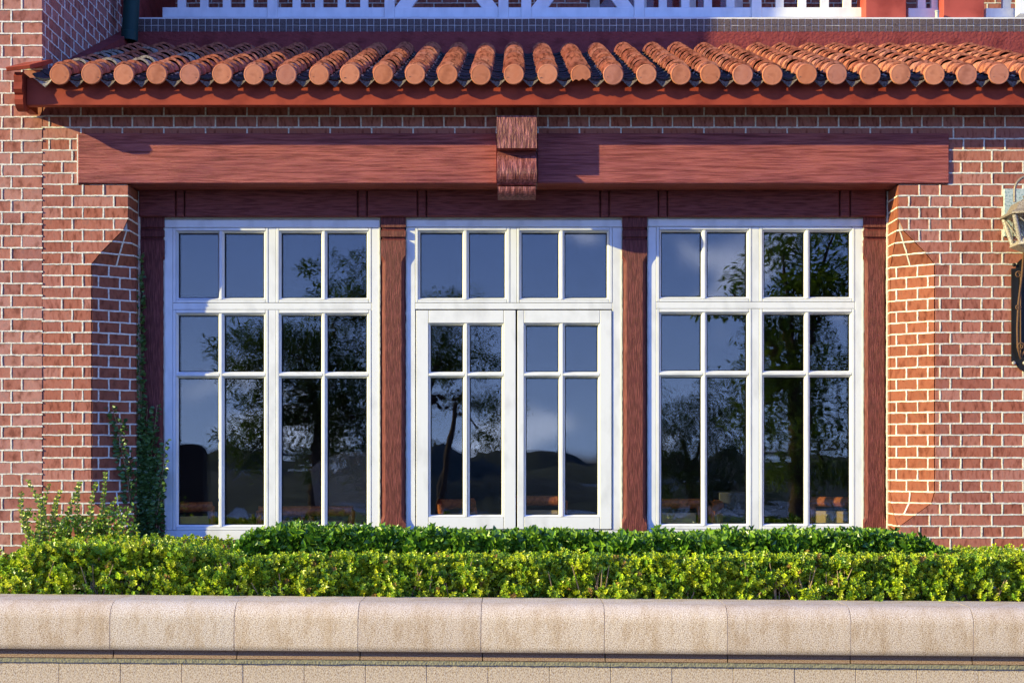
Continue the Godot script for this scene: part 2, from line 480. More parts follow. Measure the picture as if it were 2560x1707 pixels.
func pier(label: String, side: float, far: float, header_from: float, stretch_from: float) -> void:
	var w := thing("brick_wall", label, "wall", "", Vector3(side * ARRIS, 0.9, 0))
	var inv := Transform3D(Basis(), -w.position)
	var holder := hub("brickwork", w)
	holder.position = inv.origin
	var mb := MB.new()
	var z := Vector3(0, 0, 1)
	var k := 3
	var X := Vector3(side, 0, 0)
	while BED - PITCH * k > 0.93:
		var y1 := BED - PITCH * k
		var y0 := y1 - PITCH
		var header := k % 2 == 0
		var top_beam := y1 > 3.234 + 0.005
		var inner := 2.611 if top_beam else CORNER
		var f0 := 0.0 if top_beam else cham(y0)
		var f1 := 0.0 if top_beam else cham(y1)
		var a0: float = inner if top_beam else lerpf(CORNER, ARRIS, f0)
		var a1: float = inner if top_beam else lerpf(CORNER, ARRIS, f1)
		var joints := steps(header_from, 0.1248, 2.3, far) if header else steps(stretch_from, 0.2496, 2.3, far)
		if not header and side > 0:
			joints.append(stretch_from - 0.1248)
			joints.sort()
		var edge := maxf(a0, a1)
		# first brick of the face may have a slanted edge
		var first := far
		for j in joints:
			if j > edge + 0.03 and j < far:
				first = minf(first, j)
		var m: Material = M.bricks[rng.randi() % M.bricks.size()]
		quad_brick(holder, Vector3(side * a0, y0, 0), Vector3(side * first, y0, 0), Vector3(side * first, y1, 0), Vector3(side * a1, y1, 0), z, m)
		if first < far:
			course(holder, mb, Vector3.ZERO, X, z, first, far, y0, y1, joints, M.bricks, false)
			bead(mb, Vector3(side * first, y0 + 0.003, 0), Vector3(side * first, y1 - 0.003, 0), z)
		bead(mb, Vector3(side * a0, y0, 0), Vector3(side * far, y0, 0), z)
		if not top_beam:
			# chamfer face
			var cn := Vector3(-side * CHAMFER, 0, ARRIS - CORNER).normalized()
			if f0 > 0.02 or f1 > 0.02:
				var fr := [0.0, 0.15, 0.63, 1.0] if header else [0.0, 0.38, 0.86, 1.0]
				if minf(f0, f1) <= 0.1:
					fr = [0.0, 1.0]
				elif minf(f0, f1) < 0.95:
					fr = [0.0, 0.55, 1.0]
				for i in fr.size() - 1:
					var p := func(t: float, top: bool) -> Vector3:
						var fa := f1 if top else f0
						return Vector3(side * lerpf(lerpf(CORNER, ARRIS, fa), CORNER, t), y1 if top else y0, -CHAMFER * fa * t)
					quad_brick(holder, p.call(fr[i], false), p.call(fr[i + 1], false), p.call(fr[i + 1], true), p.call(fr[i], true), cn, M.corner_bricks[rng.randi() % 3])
					if i > 0 and minf(f0, f1) > 0.1:
						bead(mb, p.call(fr[i], false), p.call(fr[i], true), cn)
				bead(mb, Vector3(side * a0, y0, 0), Vector3(side * CORNER, y0, -CHAMFER * f0), cn)
			# return into the opening
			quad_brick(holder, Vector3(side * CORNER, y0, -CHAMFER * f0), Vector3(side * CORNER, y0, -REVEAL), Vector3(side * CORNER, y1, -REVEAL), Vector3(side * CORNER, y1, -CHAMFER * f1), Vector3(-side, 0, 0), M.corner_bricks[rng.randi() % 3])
			bead(mb, Vector3(side * CORNER, y0, -CHAMFER * f0), Vector3(side * CORNER, y0, -REVEAL), Vector3(-side, 0, 0))
		k += 1
	# white line where the brick meets the timber
	bead(mb, Vector3(side * (CORNER - 0.004), 0.95, -REVEAL + 0.004), Vector3(side * (CORNER - 0.004), 3.23, -REVEAL + 0.004), z, 0.012, 0.008)
	if side < 0:
		bead(mb, Vector3(-2.614, 3.236, 0.002), Vector3(-2.614, 3.53, 0.002), z, 0.012, 0.006)
	part("mortar_joint", mb.mesh(), M.mortar, w, inv).set_meta("kind", "stuff")
	# the body of the wall behind the brick faces
	var body := MB.new()
	body.prism([Vector3(side * (ARRIS + 0.012), 0, -0.012), Vector3(side * far, 0, -0.012), Vector3(side * far, 0, -0.4), Vector3(side * (CORNER + 0.012), 0, -0.4), Vector3(side * (CORNER + 0.012), 0, -CHAMFER - 0.008)], Vector3(0, 2.8, 0))
	for i in body.v.size():
		body.v[i].y += 2.2
	var cap := MB.new()
	cap.box(Vector3(minf(side * (CORNER + 0.012), side * 2.6), 2.95, -0.16), Vector3(maxf(side * (CORNER + 0.012), side * 2.6), 3.232, -0.012))
	body.add(cap, Transform3D())
	part("wall_body", body.mesh(), M.core, w, inv)

func masonry() -> void:
	var z := Vector3(0, 0, 1)
	pier("orange brick pier with a shaded chamfered corner, climbed by creeper, beside the window", -1.0, 2.832, 2.711 - 0.1248 * 4, 2.649)
	pier("orange brick wall with a sunlit chamfered corner, carrying the lantern", 1.0, 3.15, 2.439, 2.626)
	# frieze above the beam
	var w := thing("brick_frieze", "shaded strip of brick courses between the red fascia and the long timber beam", "wall", "", Vector3(0, 3.43, 0))
	var holder := hub("brickwork", w)
	holder.position = -w.position
	var mb := MB.new()
	for k in range(-2, 3):
		var y1 := BED - PITCH * k
		var joints := steps(-0.915, 0.1248, -2.8, 3.15) if k % 2 == 0 else steps(-0.85, 0.2496, -2.8, 3.15)
		course(holder, mb, Vector3.ZERO, Vector3.RIGHT, z, -2.832, 3.15, y1 - PITCH, y1, joints, M.bricks)
	part("mortar_joint", mb.mesh(), M.mortar, w, Transform3D(Basis(), -w.position)).set_meta("kind", "stuff")
	var body := MB.new()
	body.box(Vector3(-2.832, 3.24, -0.4), Vector3(3.15, 3.80, -0.012))
	part("wall_body", body.mesh(), M.core, w, Transform3D(Basis(), -w.position))
	# the wing on the left
	w = thing("brick_wing", "pinkish brick wing rising full height at the left edge, shaded on its inner side", "wall", "", Vector3(-2.832, 0.8, 0))
	holder = hub("brickwork", w)
	holder.position = -w.position
	mb = MB.new()
	var top := 4.277 + 0.0714 * 9
	var k := 0
	var mats: Array = M.pink_bricks.duplicate()
	while top - 0.0714 * (k + 1) > 0.8:
		var y1 := top - 0.0714 * k
		var joints := steps(-2.951 - 0.1185 * 3, 0.1185, -3.3, -2.84) if k % 2 == 0 else steps(-3.014, 0.237, -3.3, -2.84)
		var pick := mats
		if k == 44 or k == 45:
			pick = mats.duplicate()
			pick.append(M.olive_brick)
		course(holder, mb, Vector3(0, 0, 0.003), Vector3.RIGHT, z, -3.3, -2.825, y1 - 0.0714, y1, joints, pick)
		if y1 > 3.85 and y1 < 4.98:
			var side_joints := steps(0.06 if k % 2 == 0 else 0.12, 0.125 if k % 2 == 0 else 0.25, 0.0, 1.73)
			course(holder, mb, Vector3(-2.832, 0, 0), Vector3(0, 0, -1), Vector3.RIGHT, 0.004, 1.73, y1 - 0.0714, y1, side_joints, mats)
		k += 1
	part("mortar_joint", mb.mesh(), M.mortar, w, Transform3D(Basis(), -w.position)).set_meta("kind", "stuff")
	var pil := MB.new()
	pil.box(Vector3(-2.84, 4.55, -2.99), Vector3(-2.74, 6.9, -1.74))
	part("plaster_pilaster", pil.mesh(), M.red_plaster, w, Transform3D(Basis(), -w.position))
	body = MB.new()
	body.box(Vector3(-3.9, 0.0, -3.0), Vector3(-2.844, 7.5, -0.012))
	part("wall_body", body.mesh(), M.core, w, Transform3D(Basis(), -w.position))

# ------------------------------------------------------------------ timber
func timber() -> void:
	# long beam in two lengths, either side of the bracket
	for b in [[-2.611, -0.098, "long red timber beam left of the carved bracket, a scalloped shadow on its end"], [0.145, 2.614, "long red timber beam right of the carved bracket"]]:
		var t := thing("timber_beam", b[2], "beam", "timber beams over the windows", Vector3(b[0], sy(459), 0))
		var mb := MB.new()
		mb.fbox(Vector3(0, 0, -0.24), Vector3(b[1] - b[0], sy(334) - sy(459), 0.014), 0.004)
		part("beam_body", mb.mesh(), M.beam, t)
	# bracket between them
	var br := thing("carved_bracket", "carved timber bracket with curved nose at the middle of the long beam", "bracket", "", Vector3(sx(1292, 0.15), sy(495, 0.12), 0))
	var base := br.position
	var wdt := Vector3(sl(100, 0.15), 0, 0)
	var P := func(v: float, z: float) -> Vector3:
		return Vector3(0, sy(v, z) - base.y, z)
	var mb := MB.new()
	mb.prism([P.call(289, 0.165), P.call(370, 0.165), Vector3(0, P.call(370, 0.165).y, -0.02), Vector3(0, P.call(289, 0.165).y, -0.02)], wdt)
	part("upper_block", mb.mesh(), M.bracket, br)
	var pts := [Vector3(0, P.call(462, 0.14).y, -0.02), Vector3(0, P.call(372, 0.11).y, -0.02), P.call(374, 0.04)]
	for i in 13:
		var a := i / 12.0 * 2.4
		pts.append(P.call(lerpf(378, 462, i / 12.0), 0.05 + 0.115 * sin(minf(a * 1.05, 2.5))))
	mb = MB.new()
	mb.prism(pts, wdt * 0.999)
	part("curved_body", mb.mesh(), M.bracket, br)
	pts = [Vector3(0, P.call(495, 0.05).y, -0.02), Vector3(0, P.call(464, 0.13).y, -0.02)]
	for i in 8:
		var a := i / 7.0 * PI / 2
		pts.append(P.call(lerpf(466, 495, sin(a)), 0.03 + 0.105 * cos(a * 0.9)))
	mb = MB.new()
	mb.prism(pts, wdt * 0.96)
	part("nose", mb.mesh(), M.bracket, br)
	mb = MB.new()
	mb.box(Vector3(-wdt.x * 0.48, 0.02, -0.02), Vector3(wdt.x * 0.48, P.call(300, 0.1).y, 0.085))
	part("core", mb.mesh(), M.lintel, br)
	# lintel board over the windows, with paired upright grooves
	var zl := -0.207
	var li := thing("timber_lintel", "dark grooved timber lintel running above all three windows", "lintel", "", Vector3(-2.308, sy(541, zl), zl))
	var h := sy(455, zl) - sy(541, zl)
	var cuts := [344.0]
	for u in [438, 460, 894, 917, 1044, 1066, 1501, 1523, 1647, 1669, 2101, 2127]:
		cuts.append(u)
	cuts.append(2218.0)
	for i in cuts.size() - 1:
		mb = MB.new()
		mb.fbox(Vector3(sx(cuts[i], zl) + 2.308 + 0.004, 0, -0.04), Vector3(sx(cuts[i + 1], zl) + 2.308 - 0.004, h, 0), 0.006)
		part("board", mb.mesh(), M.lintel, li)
	mb = MB.new()
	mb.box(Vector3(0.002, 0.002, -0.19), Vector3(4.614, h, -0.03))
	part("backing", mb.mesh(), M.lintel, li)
	# posts
	var zp := -0.232
	var lab := ["dark red post in the shade beside the brick pier, wrapped by creeper", "red grooved timber post between the left and middle windows", "red grooved timber post between the middle and right windows", "red weathered timber post beside the right brick jamb"]
	var pp := [[345.0, 409.0], [952.0, 1014.0], [1556.0, 1618.0], [2160.0, 2222.0]]
	for i in 4:
		var x0 := sx(pp[i][0], zp)
		var x1 := sx(pp[i][1], zp)
		var t := thing("timber_post", lab[i], "post", "posts between the windows", Vector3((x0 + x1) / 2, 0.95, zp))
		post(t, (x1 - x0) / 2, zp)

func post(t: Node3D, hw: float, zp: float) -> void:
	var rows := []   # y, chamfer, pull-in
	var y := func(v: float) -> float: return sy(v, zp) - 0.95
	rows.append([y.call(541), 0.001, 0.0])
	for g in [572.0, 596.0]:
		rows.append([y.call(g - 4.5), 0.001, 0.0])
		rows.append([y.call(g - 3.5), 0.001, 0.012])
		rows.append([y.call(g), 0.001, 0.013])
		rows.append([y.call(g + 4.5), 0.001, 0.0])
	for i in 7:
		rows.append([y.call(637 + i * 3.5), 0.001 + 0.026 * sin(i / 6.0 * PI / 2), 0.0])
	for i in 7:
		rows.append([y.call(1288 + i * 3.5), 0.001 + 0.026 * cos(i / 6.0 * PI / 2), 0.0])
	rows.append([0.0, 0.001, 0.0])
	var shaft := MB.new()
	var last := []
	for r in rows:
		var w: float = hw - r[2] * 0.6
		var f: float = -r[2]
		var c: float = r[1]
		var ring := [Vector3(-w, r[0], -0.1), Vector3(-w, r[0], f - c), Vector3(-w + c, r[0], f), Vector3(w - c, r[0], f), Vector3(w, r[0], f - c), Vector3(w, r[0], -0.1)]
		if last.size():
			var o := [Vector3(-1, 0, 0.01), Vector3(-1, 0, 1), Vector3(0, 0, 1), Vector3(1, 0, 1), Vector3(1, 0, 0.01)]
			for i in 5:
				shaft.quad(last[i], last[i + 1], ring[i + 1], ring[i], o[i])
		last = ring
	part("shaft", shaft.mesh(), M.post, t)
	for g in [575.0, 599.0]:
		var mb := MB.new()
		mb.quad(Vector3(-hw + 0.004, y.call(g + 1.9), -0.0006), Vector3(hw - 0.004, y.call(g + 1.9), -0.0006), Vector3(hw - 0.008, y.call(g - 1.2), -0.0085), Vector3(-hw + 0.008, y.call(g - 1.2), -0.0085), Vector3(0, 1, 1))
		part("groove_edge", mb.mesh(), M.groove, t)

# ------------------------------------------------------------------ windows
const ZF := -0.255   # front of the window frames

func member(called: String, parent: Node3D, o: Vector3, u0: float, u1: float, v0: float, v1: float, front := 0.0, thick := 0.055, k := 0.0018) -> void:
	var mb := MB.new()
	var g := 0.0012
	mb.fbox(Vector3(sx(u0, ZF) + g, sy(v1, ZF) + g, ZF + front - thick) - o, Vector3(sx(u1, ZF) - g, sy(v0, ZF) - g, ZF + front) - o, k)
	part(called, mb.mesh(), M.white, parent)

# sloping bead round a pane, from the sash face down to the glass
func pane_bead(parent: Node3D, o: Vector3, u0: float, u1: float, v0: float, v1: float, e: float, front: float) -> void:
	var mb := MB.new()
	var a := [Vector3(sx(u0 - e, ZF), sy(v1 + e, ZF), ZF + front - 0.001), Vector3(sx(u1 + e, ZF), sy(v1 + e, ZF), ZF + front - 0.001), Vector3(sx(u1 + e, ZF), sy(v0 - e, ZF), ZF + front - 0.001), Vector3(sx(u0 - e, ZF), sy(v0 - e, ZF), ZF + front - 0.001)]
	var b := [Vector3(sx(u0, ZF), sy(v1, ZF), ZF - 0.022), Vector3(sx(u1, ZF), sy(v1, ZF), ZF - 0.022), Vector3(sx(u1, ZF), sy(v0, ZF), ZF - 0.022), Vector3(sx(u0, ZF), sy(v0, ZF), ZF - 0.022)]
	var out := [Vector3(0, 1, 1), Vector3(-1, 0, 1), Vector3(0, -1, 1), Vector3(1, 0, 1)]
	var inw := [Vector3(0, 1, 0), Vector3(-1, 0, 0), Vector3(0, -1, 0), Vector3(1, 0, 0)]
	for i in 4:
		var j := (i + 1) % 4
		var m0: Vector3 = a[i].lerp(b[i], 0.62)
		var m1: Vector3 = a[j].lerp(b[j], 0.62)
		m0.z += 0.004
		m1.z += 0.004
		mb.quad(a[i] - o, a[j] - o, m1 - o, m0 - o, out[i])
		mb.quad(m0 - o, m1 - o, b[j] - o, b[i] - o, out[i])
	part("glazing_bead", mb.mesh(), M.white, parent)
	var gk := MB.new()
	var d := Vector3(0, 0, -0.012)
	for i in 4:
		var j := (i + 1) % 4
		gk.quad(b[i] - o, b[j] - o, b[j] + d - o, b[i] + d - o, inw[i])
		var e0: Vector3 = b[i] + (inw[i] + inw[(i + 3) % 4]) * 0.005
		var e1: Vector3 = b[j] + (inw[i] + inw[j]) * 0.005
		gk.quad(b[i] + d * 0.5 - o, b[j] + d * 0.5 - o, e1 + d * 0.5 - o, e0 + d * 0.5 - o, Vector3(0, 0, 1))
	part("gasket", gk.mesh(), M.gasket, parent)

# a sheet of slightly uneven glass: amplitude of its slope across x and y
func lite(mb: MB, x0: float, x1: float, y0: float, y1: float, z: float, tilt: Vector2, wave: Vector2, seed_: int, size: Vector2, double := true) -> void:
	var fa := FastNoiseLite.new()
	fa.seed = seed_
	fa.noise_type = FastNoiseLite.TYPE_SIMPLEX_SMOOTH
	fa.frequency = 1.0
	fa.fractal_octaves = 2
	var nx := 10
	var ny := maxi(8, int((y1 - y0) / 0.012))
	var g := []
	var nn := []
	for j in ny + 1:
		for i in nx + 1:
			var x := lerpf(x0, x1, float(i) / nx)
			var y := lerpf(y0, y1, float(j) / ny)
			var a := tilt.x + wave.x * fa.get_noise_2d(x * size.x, y * size.y) * 1.6
			var b := tilt.y + wave.y * fa.get_noise_2d(x * size.x + 31.0, y * size.y + 7.0) * 1.6
			g.append(Vector3(x, y, z))
			nn.append(Vector3(a, b, 1).normalized())
	for j in ny:
		for i in nx:
			var p := j * (nx + 1) + i
			var q := p + nx + 1
			mb.squad(g[p], g[p + 1], g[q + 1], g[q], nn[p], nn[p + 1], nn[q + 1], nn[q])
			if not double:
				continue
			var d := Vector3(0, 0, -0.005)
			mb.squad(g[p] + d, g[p + 1] + d, g[q + 1] + d, g[q] + d, nn[p], nn[p + 1], nn[q + 1], nn[q])

var pane_no := 0
func pane(parent: Node3D, o: Vector3, u0: float, u1: float, v0: float, v1: float, wave: Vector2, size: Vector2) -> void:
	pane_no += 1
	var e := 3.0
	var tilt := Vector2(rng.randf_range(-1, 1), rng.randf_range(-1, 1)) * 0.0012
	for s in 2:
		var mb := MB.new()
		lite(mb, sx(u0 - e, ZF) - o.x, sx(u1 + e, ZF) - o.x, sy(v1 + e, ZF) - o.y, sy(v0 - e, ZF) - o.y, ZF - 0.030 - 0.014 * s - o.z, tilt + Vector2(rng.randf_range(-1, 1), rng.randf_range(-1, 1)) * 0.0008 * s, wave * (1.0 if s == 0 else 0.8), 100 + pane_no * 2 + s, size, true)
		part("pane", mb.mesh(), M.glass, parent)

# a sash of two panes across and one or two down
func sash(called: String, parent: Node3D, o: Vector3, u: Array, v: Array, waves: Array, front := 0.002) -> void:
	# u: outer left, pane, pane, pane, pane, outer right; v: outer top, pane edges ..., outer bottom
	var s := hub(called, parent)
	var e := 5.0
	member("stile", s, o, u[0], u[1] - e, v[0], v[v.size() - 1], front)
	member("stile", s, o, u[4] + e, u[5], v[0], v[v.size() - 1], front)
	member("rail", s, o, u[1] - e, u[4] + e, v[0], v[1] - e, front)
	member("rail", s, o, u[1] - e, u[4] + e, v[v.size() - 2] + e, v[v.size() - 1], front)
	var mu: float = (u[2] + u[3]) / 2.0
	member("muntin", s, o, mu - 3.2, mu + 3.2, v[1] - e, v[v.size() - 2] + e, front)
	if v.size() == 6:
		var mv: float = (v[2] + v[3]) / 2.0
		member("muntin", s, o, u[1] - e, mu - 3.2, mv - 3.4, mv + 3.4, front)
		member("muntin", s, o, mu + 3.2, u[4] + e, mv - 3.4, mv + 3.4, front)
	var k := 0
	for r in range(1, v.size() - 1, 2):
		for c in [1, 3]:
			pane_bead(s, o, u[c], u[c + 1], v[r], v[r + 1], 4.6, front)
			var wv: Array = waves[k]
			pane(s, o, u[c], u[c + 1], v[r], v[r + 1], Vector2(wv[0], wv[1]), Vector2(wv[2], wv[3]))
			k += 1

func windows() -> void:
	var calm := [0.0012, 0.0012, 3.0, 3.0]
	var soft := [0.001, 0.002, 3.0, 9.0]
	var wavy := [0.0016, 0.006, 2.0, 16.0]
	var drip := [0.0014, 0.0026, 9.0, 4.0]
	# left and right windows: fixed sashes
	for side in 2:
		var du := 0.0 if side == 0 else 1206.0
		var dv := 0.0 if side == 0 else -2.5
		var lab := "left white window of twelve panes, its left stile shaded by the brick pier" if side == 0 else "right white window of twelve panes, mirroring leafy branches"
		var o := Vector3(sx(679.5 + du, ZF), sy(1345 + dv, ZF), ZF)
		var w := thing("window", lab, "window", "tall white windows", o)
		var L := 409.0 + du
		var R := 950.0 + du
		if side == 1:
			L = 1619.0
			R = 2160.0
		var v := func(t: float) -> float: return t + dv
		member("frame_head", w, o, L, R, v.call(549), v.call(569), 0.006, 0.09)
		member("frame_sill", w, o, L, R, v.call(1326), v.call(1350), 0.006, 0.09)
		member("frame_stile", w, o, L, L + 22, v.call(569), v.call(1326), 0.0, 0.09)
		member("frame_stile", w, o, R - 22, R, v.call(569), v.call(1326), 0.0, 0.09)
		var c := (L + R) / 2.0
		member("mullion", w, o, c - 9.5, c + 9.5, v.call(569), v.call(757), 0.0, 0.08)
		member("mullion", w, o, c - 9.5, c + 9.5, v.call(774), v.call(1326), 0.0, 0.08)
		member("transom", w, o, L + 22, R - 22, v.call(757), v.call(774), 0.0, 0.08)
		for q in 2:
			var a := L + 22 if q == 0 else c + 9.5
			var b := c - 9.5 if q == 0 else R - 22
			var u := [a, a + 13, a + 113, a + 128, b - 12, b]
			var top_w := [calm, calm] if side == 1 else [calm, drip]
			var low_w := [calm, drip, calm, drip]
			if q == 1:
				low_w = [wavy, wavy, wavy, wavy]
				top_w = [calm, drip] if side == 0 else [calm, calm]
			elif side == 1:
				low_w = [calm, drip, drip, drip]
			sash("sash", w, o, u, [v.call(569), v.call(582), v.call(744), v.call(757)], top_w)
			sash("sash", w, o, u, [v.call(774), v.call(788), v.call(929), v.call(945), v.call(1312), v.call(1326)], low_w)
		caulk(w, o, L, R, 543.0 + dv)
	# middle window: fixed lights over a pair of casements
	var o := Vector3(sx(1284, ZF), sy(1345, ZF), ZF)
	var w := thing("window", "middle white window with a pair of closed casements under fixed lights", "window", "tall white windows", o)
	var L := 1015.0
	var R := 1556.0
	member("frame_head", w, o, L, R, 549, 568, 0.006, 0.09)
	member("frame_sill", w, o, L, R, 1325, 1350, 0.002, 0.09)
	member("frame_stile", w, o, L, 1038, 568, 1325, 0.0, 0.09)
	member("frame_stile", w, o, 1531, R, 568, 1325, 0.0, 0.09)
	member("mullion", w, o, 1275, 1292, 568, 757, 0.0, 0.08)
	member("transom", w, o, 1038, 1531, 757, 773, 0.0, 0.08)
	sash("sash", w, o, [1038, 1050, 1156, 1172, 1262, 1275], [568, 581, 744, 757], [soft, calm])
	sash("sash", w, o, [1292, 1304, 1397, 1412, 1518, 1531], [568, 581, 744, 757], [calm, calm])
	casement(w, o, [1040, 1076, 1157, 1174, 1254, 1289.5], [drip, drip, drip, drip])
	casement(w, o, [1293, 1315, 1397, 1413, 1495, 1529.5], [calm, calm, calm, calm])
	caulk(w, o, L, R, 543.0)

func casement(w: Node3D, o: Vector3, u: Array, waves: Array) -> void:
	sash("casement", w, o, u, [775.5, 813.0, 929.0, 944.0, 1287.0, 1323.0], waves, 0.006)

# ragged yellowed sealant along the top and sides of a frame
func caulk(w: Node3D, o: Vector3, L: float, R: float, top: float) -> void:
	var mb := MB.new()
	var p := Vector3(0, 0, 1)
	bead(mb, Vector3(sx(L, ZF), sy(top + 3, ZF), ZF - 0.002) - o, Vector3(sx(R, ZF), sy(top + 3, ZF), ZF - 0.002) - o, p, 0.014, 0.008)
	for u in [L + 1.0, R - 1.0]:
		bead(mb, Vector3(sx(u, ZF), sy(1345, ZF), ZF + 0.0) - o, Vector3(sx(u, ZF), sy(top, ZF), ZF + 0.0) - o, p, 0.008, 0.006)
	part("sealant", mb.mesh(), M.sealant, w)

# ------------------------------------------------------------------ roof
const EAVE_Z := 0.297
const FASCIA_Z := 0.23
const SLOPE := 0.345   # radians
const ROWS := [150.0, 229.0, 310.0, 392.0, 475.0, 556.0, 635.0, 716.0, 798.0, 875.0, 958.0, 1038.0, 1119.0, 1202.0, 1285.0, 1369.0, 1452.0, 1533.0, 1616.0, 1702.0, 1776.0, 1857.0, 1931.0, 2017.0, 2092.0, 2176.0, 2251.0, 2336.0, 2417.0, 2497.0, 2575.0, 2655.0]
const N_TILES := 13
const EXPOSED := 0.16

func half_tube(r0: float, r1: float, length: float, thick: float, segs: int, dip := false) -> ArrayMesh:
	# along -z (up the slope), arched towards +y; dip turns it into a trough
	var mb := MB.new()
	var arc := PI if not dip else PI * 0.62
	var ring := func(r: float, zz: float) -> Array:
		var out := []
		for i in segs + 1:
			var a := (PI - arc) / 2.0 + arc * i / segs
			out.append(Vector3(cos(a) * r, (sin(a) * r) * (-1.0 if dip else 1.0), zz))
		return out
	var o0: Array = ring.call(r0, 0.0)
	var o1: Array = ring.call(r1, -length)
	var i0: Array = ring.call(r0 - thick, 0.0)
	var i1: Array = ring.call(r1 - thick, -length)
	for i in segs:
		var n0: Vector3 = Vector3(o0[i].x, o0[i].y, 0).normalized()
		var n1: Vector3 = Vector3(o0[i + 1].x, o0[i + 1].y, 0).normalized()
		mb.squad(o0[i], o0[i + 1], o1[i + 1], o1[i], n0, n1, n1, n0)
		mb.squad(i0[i], i0[i + 1], i1[i + 1], i1[i], -n0, -n1, -n1, -n0)
		mb.quad(o0[i], o0[i + 1], i0[i + 1], i0[i], Vector3(0, 0, 1))
	mb.quad(o0[0], o1[0], i1[0], i0[0], Vector3(0, -1, 0))
	mb.quad(o0[segs], o1[segs], i1[segs], i0[segs], Vector3(0, -1, 0))
	return mb.mesh()

func roof() -> void:
	var zc := EAVE_Z
	var base := Vector3(0, sy(263, FASCIA_Z), FASCIA_Z)
	var t := thing("tiled_canopy", "terracotta tile pent roof with round end discs above the windows, half in shadow", "roof", "", base)
	var inv := Transform3D(Basis(), -base)
	var up := Basis(Vector3.RIGHT, SLOPE)   # local -z climbs the slope
	var ec := sy(187.0, zc)
	# deck under the tiles and the fascia board
	var mb := MB.new()
	mb.box(Vector3(-2.845, -0.11, -2.02), Vector3(3.35, -0.062, -0.15))
	part("deck", mb.mesh(), M.core, t, inv * Transform3D(up, Vector3(0, ec, zc)))
	mb = MB.new()
	mb.fbox(Vector3(-2.846, sy(263, FASCIA_Z), FASCIA_Z - 0.05), Vector3(3.35, sy(194, FASCIA_Z), FASCIA_Z), 0.003)
	part("fascia", mb.mesh(), M.fascia, t, inv)
	var covers := []
	for i in 3:
		covers.append(half_tube(0.066 + 0.001 * i, 0.047, 0.22, 0.014, 10))
	var pan_mesh := half_tube(0.088, 0.084, 0.22, 0.012, 7, true)
	var rest := []
	var rest_tint := []
	var rest_pan := []
	var xs := []
	for u in ROWS:
		xs.append(sx(u, zc))
	# cover tiles
	for r in xs.size():
		var o := Vector3(xs[r], ec + rng.randf_range(-0.003, 0.003), zc)
		var skew := Basis(Vector3.UP, rng.randf_range(-0.006, 0.006))
		for k in N_TILES:
			if k == 0:
				continue
			var s := 0.035 + (k - 1) * EXPOSED + rng.randf_range(-0.008, 0.008)
			var lift := 0.004 + rng.randf_range(-0.002, 0.004)
			var tilt := Basis.from_euler(Vector3(-0.06 + rng.randf_range(-0.012, 0.012), rng.randf_range(-0.02, 0.02), rng.randf_range(-0.05, 0.05)))
			var x := Transform3D(up * skew * tilt, o + up * Vector3(rng.randf_range(-0.002, 0.002), lift, -s))
			var m: Material = M.tiles[rng.randi() % M.tiles.size()]
			if r < 4 and k > 2 and rng.randf() < 0.45:
				m = M.grey_tile
			if k <= 9:
				part("cover_tile", covers[rng.randi() % 3], m, t, inv * x)
			else:
				rest.append(inv * x)
		# mortar bedding along both sides of the ridge
		var bed := MB.new()
		for q in [-1.0, 1.0]:
			var s0 := 0.06
			while s0 < 1.85:
				var s1 := s0 + rng.randf_range(0.02, 0.12)
				bead(bed, Vector3(q * 0.056, -0.012, -s0), Vector3(q * 0.056, -0.012, -s1), Vector3(q * 0.8, 1, 0).normalized(), rng.randf_range(0.008, 0.018), rng.randf_range(0.002, 0.008))
				s0 = s1 + rng.randf_range(0.01, 0.1)
		part("mortar_bed", bed.mesh(), M.roof_mortar, t, inv * Transform3D(up, o + up * Vector3(0, -0.004, 0))).set_meta("kind", "stuff")
		# first tile and the disc that closes it
		var first := half_tube(0.0575, 0.055, 0.2, 0.012, 12)
		part("cover_tile", first, M.tiles[rng.randi() % M.tiles.size()], t, inv * Transform3D(up, o + up * Vector3(0, 0, -0.004)))
		part("end_disc", disc(r == 16), M.discs[rng.randi() % M.discs.size()], t, inv * Transform3D(Basis.from_euler(Vector3(0.06, rng.randf_range(-0.03, 0.03), 0)), o))
	var mm := many("cover_tile", covers[1], M.tiles[3], t, rest)
	mm.name = "upper_cover_tiles"
	# pans and drip tiles
	for r in xs.size() + 1:
		var x: float = (xs[r - 1] + xs[r]) / 2.0 if r > 0 and r < xs.size() else (xs[0] - 0.095 if r == 0 else xs[r - 1] + 0.095)
		var o := Vector3(x, ec, zc)
		for k in 13:
			var s := k * 0.155 + rng.randf_range(-0.006, 0.006)
			var tr := inv * Transform3D(up * Basis(Vector3.RIGHT, -0.045), o + up * Vector3(0, 0.056 + rng.randf_range(-0.003, 0.003), -s - 0.01))
			if k < 4:
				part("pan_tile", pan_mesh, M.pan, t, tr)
			else:
				rest_pan.append(tr)
		part("drip_tile", drip(), M.drip if r > 0 else M.grey_tile, t, inv * Transform3D(Basis.from_euler(Vector3(rng.randf_range(-0.05, 0.02), rng.randf_range(-0.04, 0.04), rng.randf_range(-0.04, 0.04))), o + Vector3(0, -0.012, -0.012)))
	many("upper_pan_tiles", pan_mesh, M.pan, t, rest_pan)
	# bargeboard at the left end, with its cap plank
	var bb := MB.new()
	var prof := []
	for q in [[184, 0.05], [184, 0.285], [196, 0.303], [210, 0.296], [228, 0.306], [236, 0.292], [240, 0.280], [252, 0.288], [264, 0.28], [272, 0.262], [276, 0.235], [275, 0.205], [268, 0.18], [263, 0.15], [263, 0.02]]:
		prof.append(Vector3(-2.871, sy(q[0], 0.25), q[1]))
	bb.prism(prof, Vector3(0.048, 0, 0))
	part("bargeboard", bb.mesh(), M.fascia, t, inv)
	bb = MB.new()
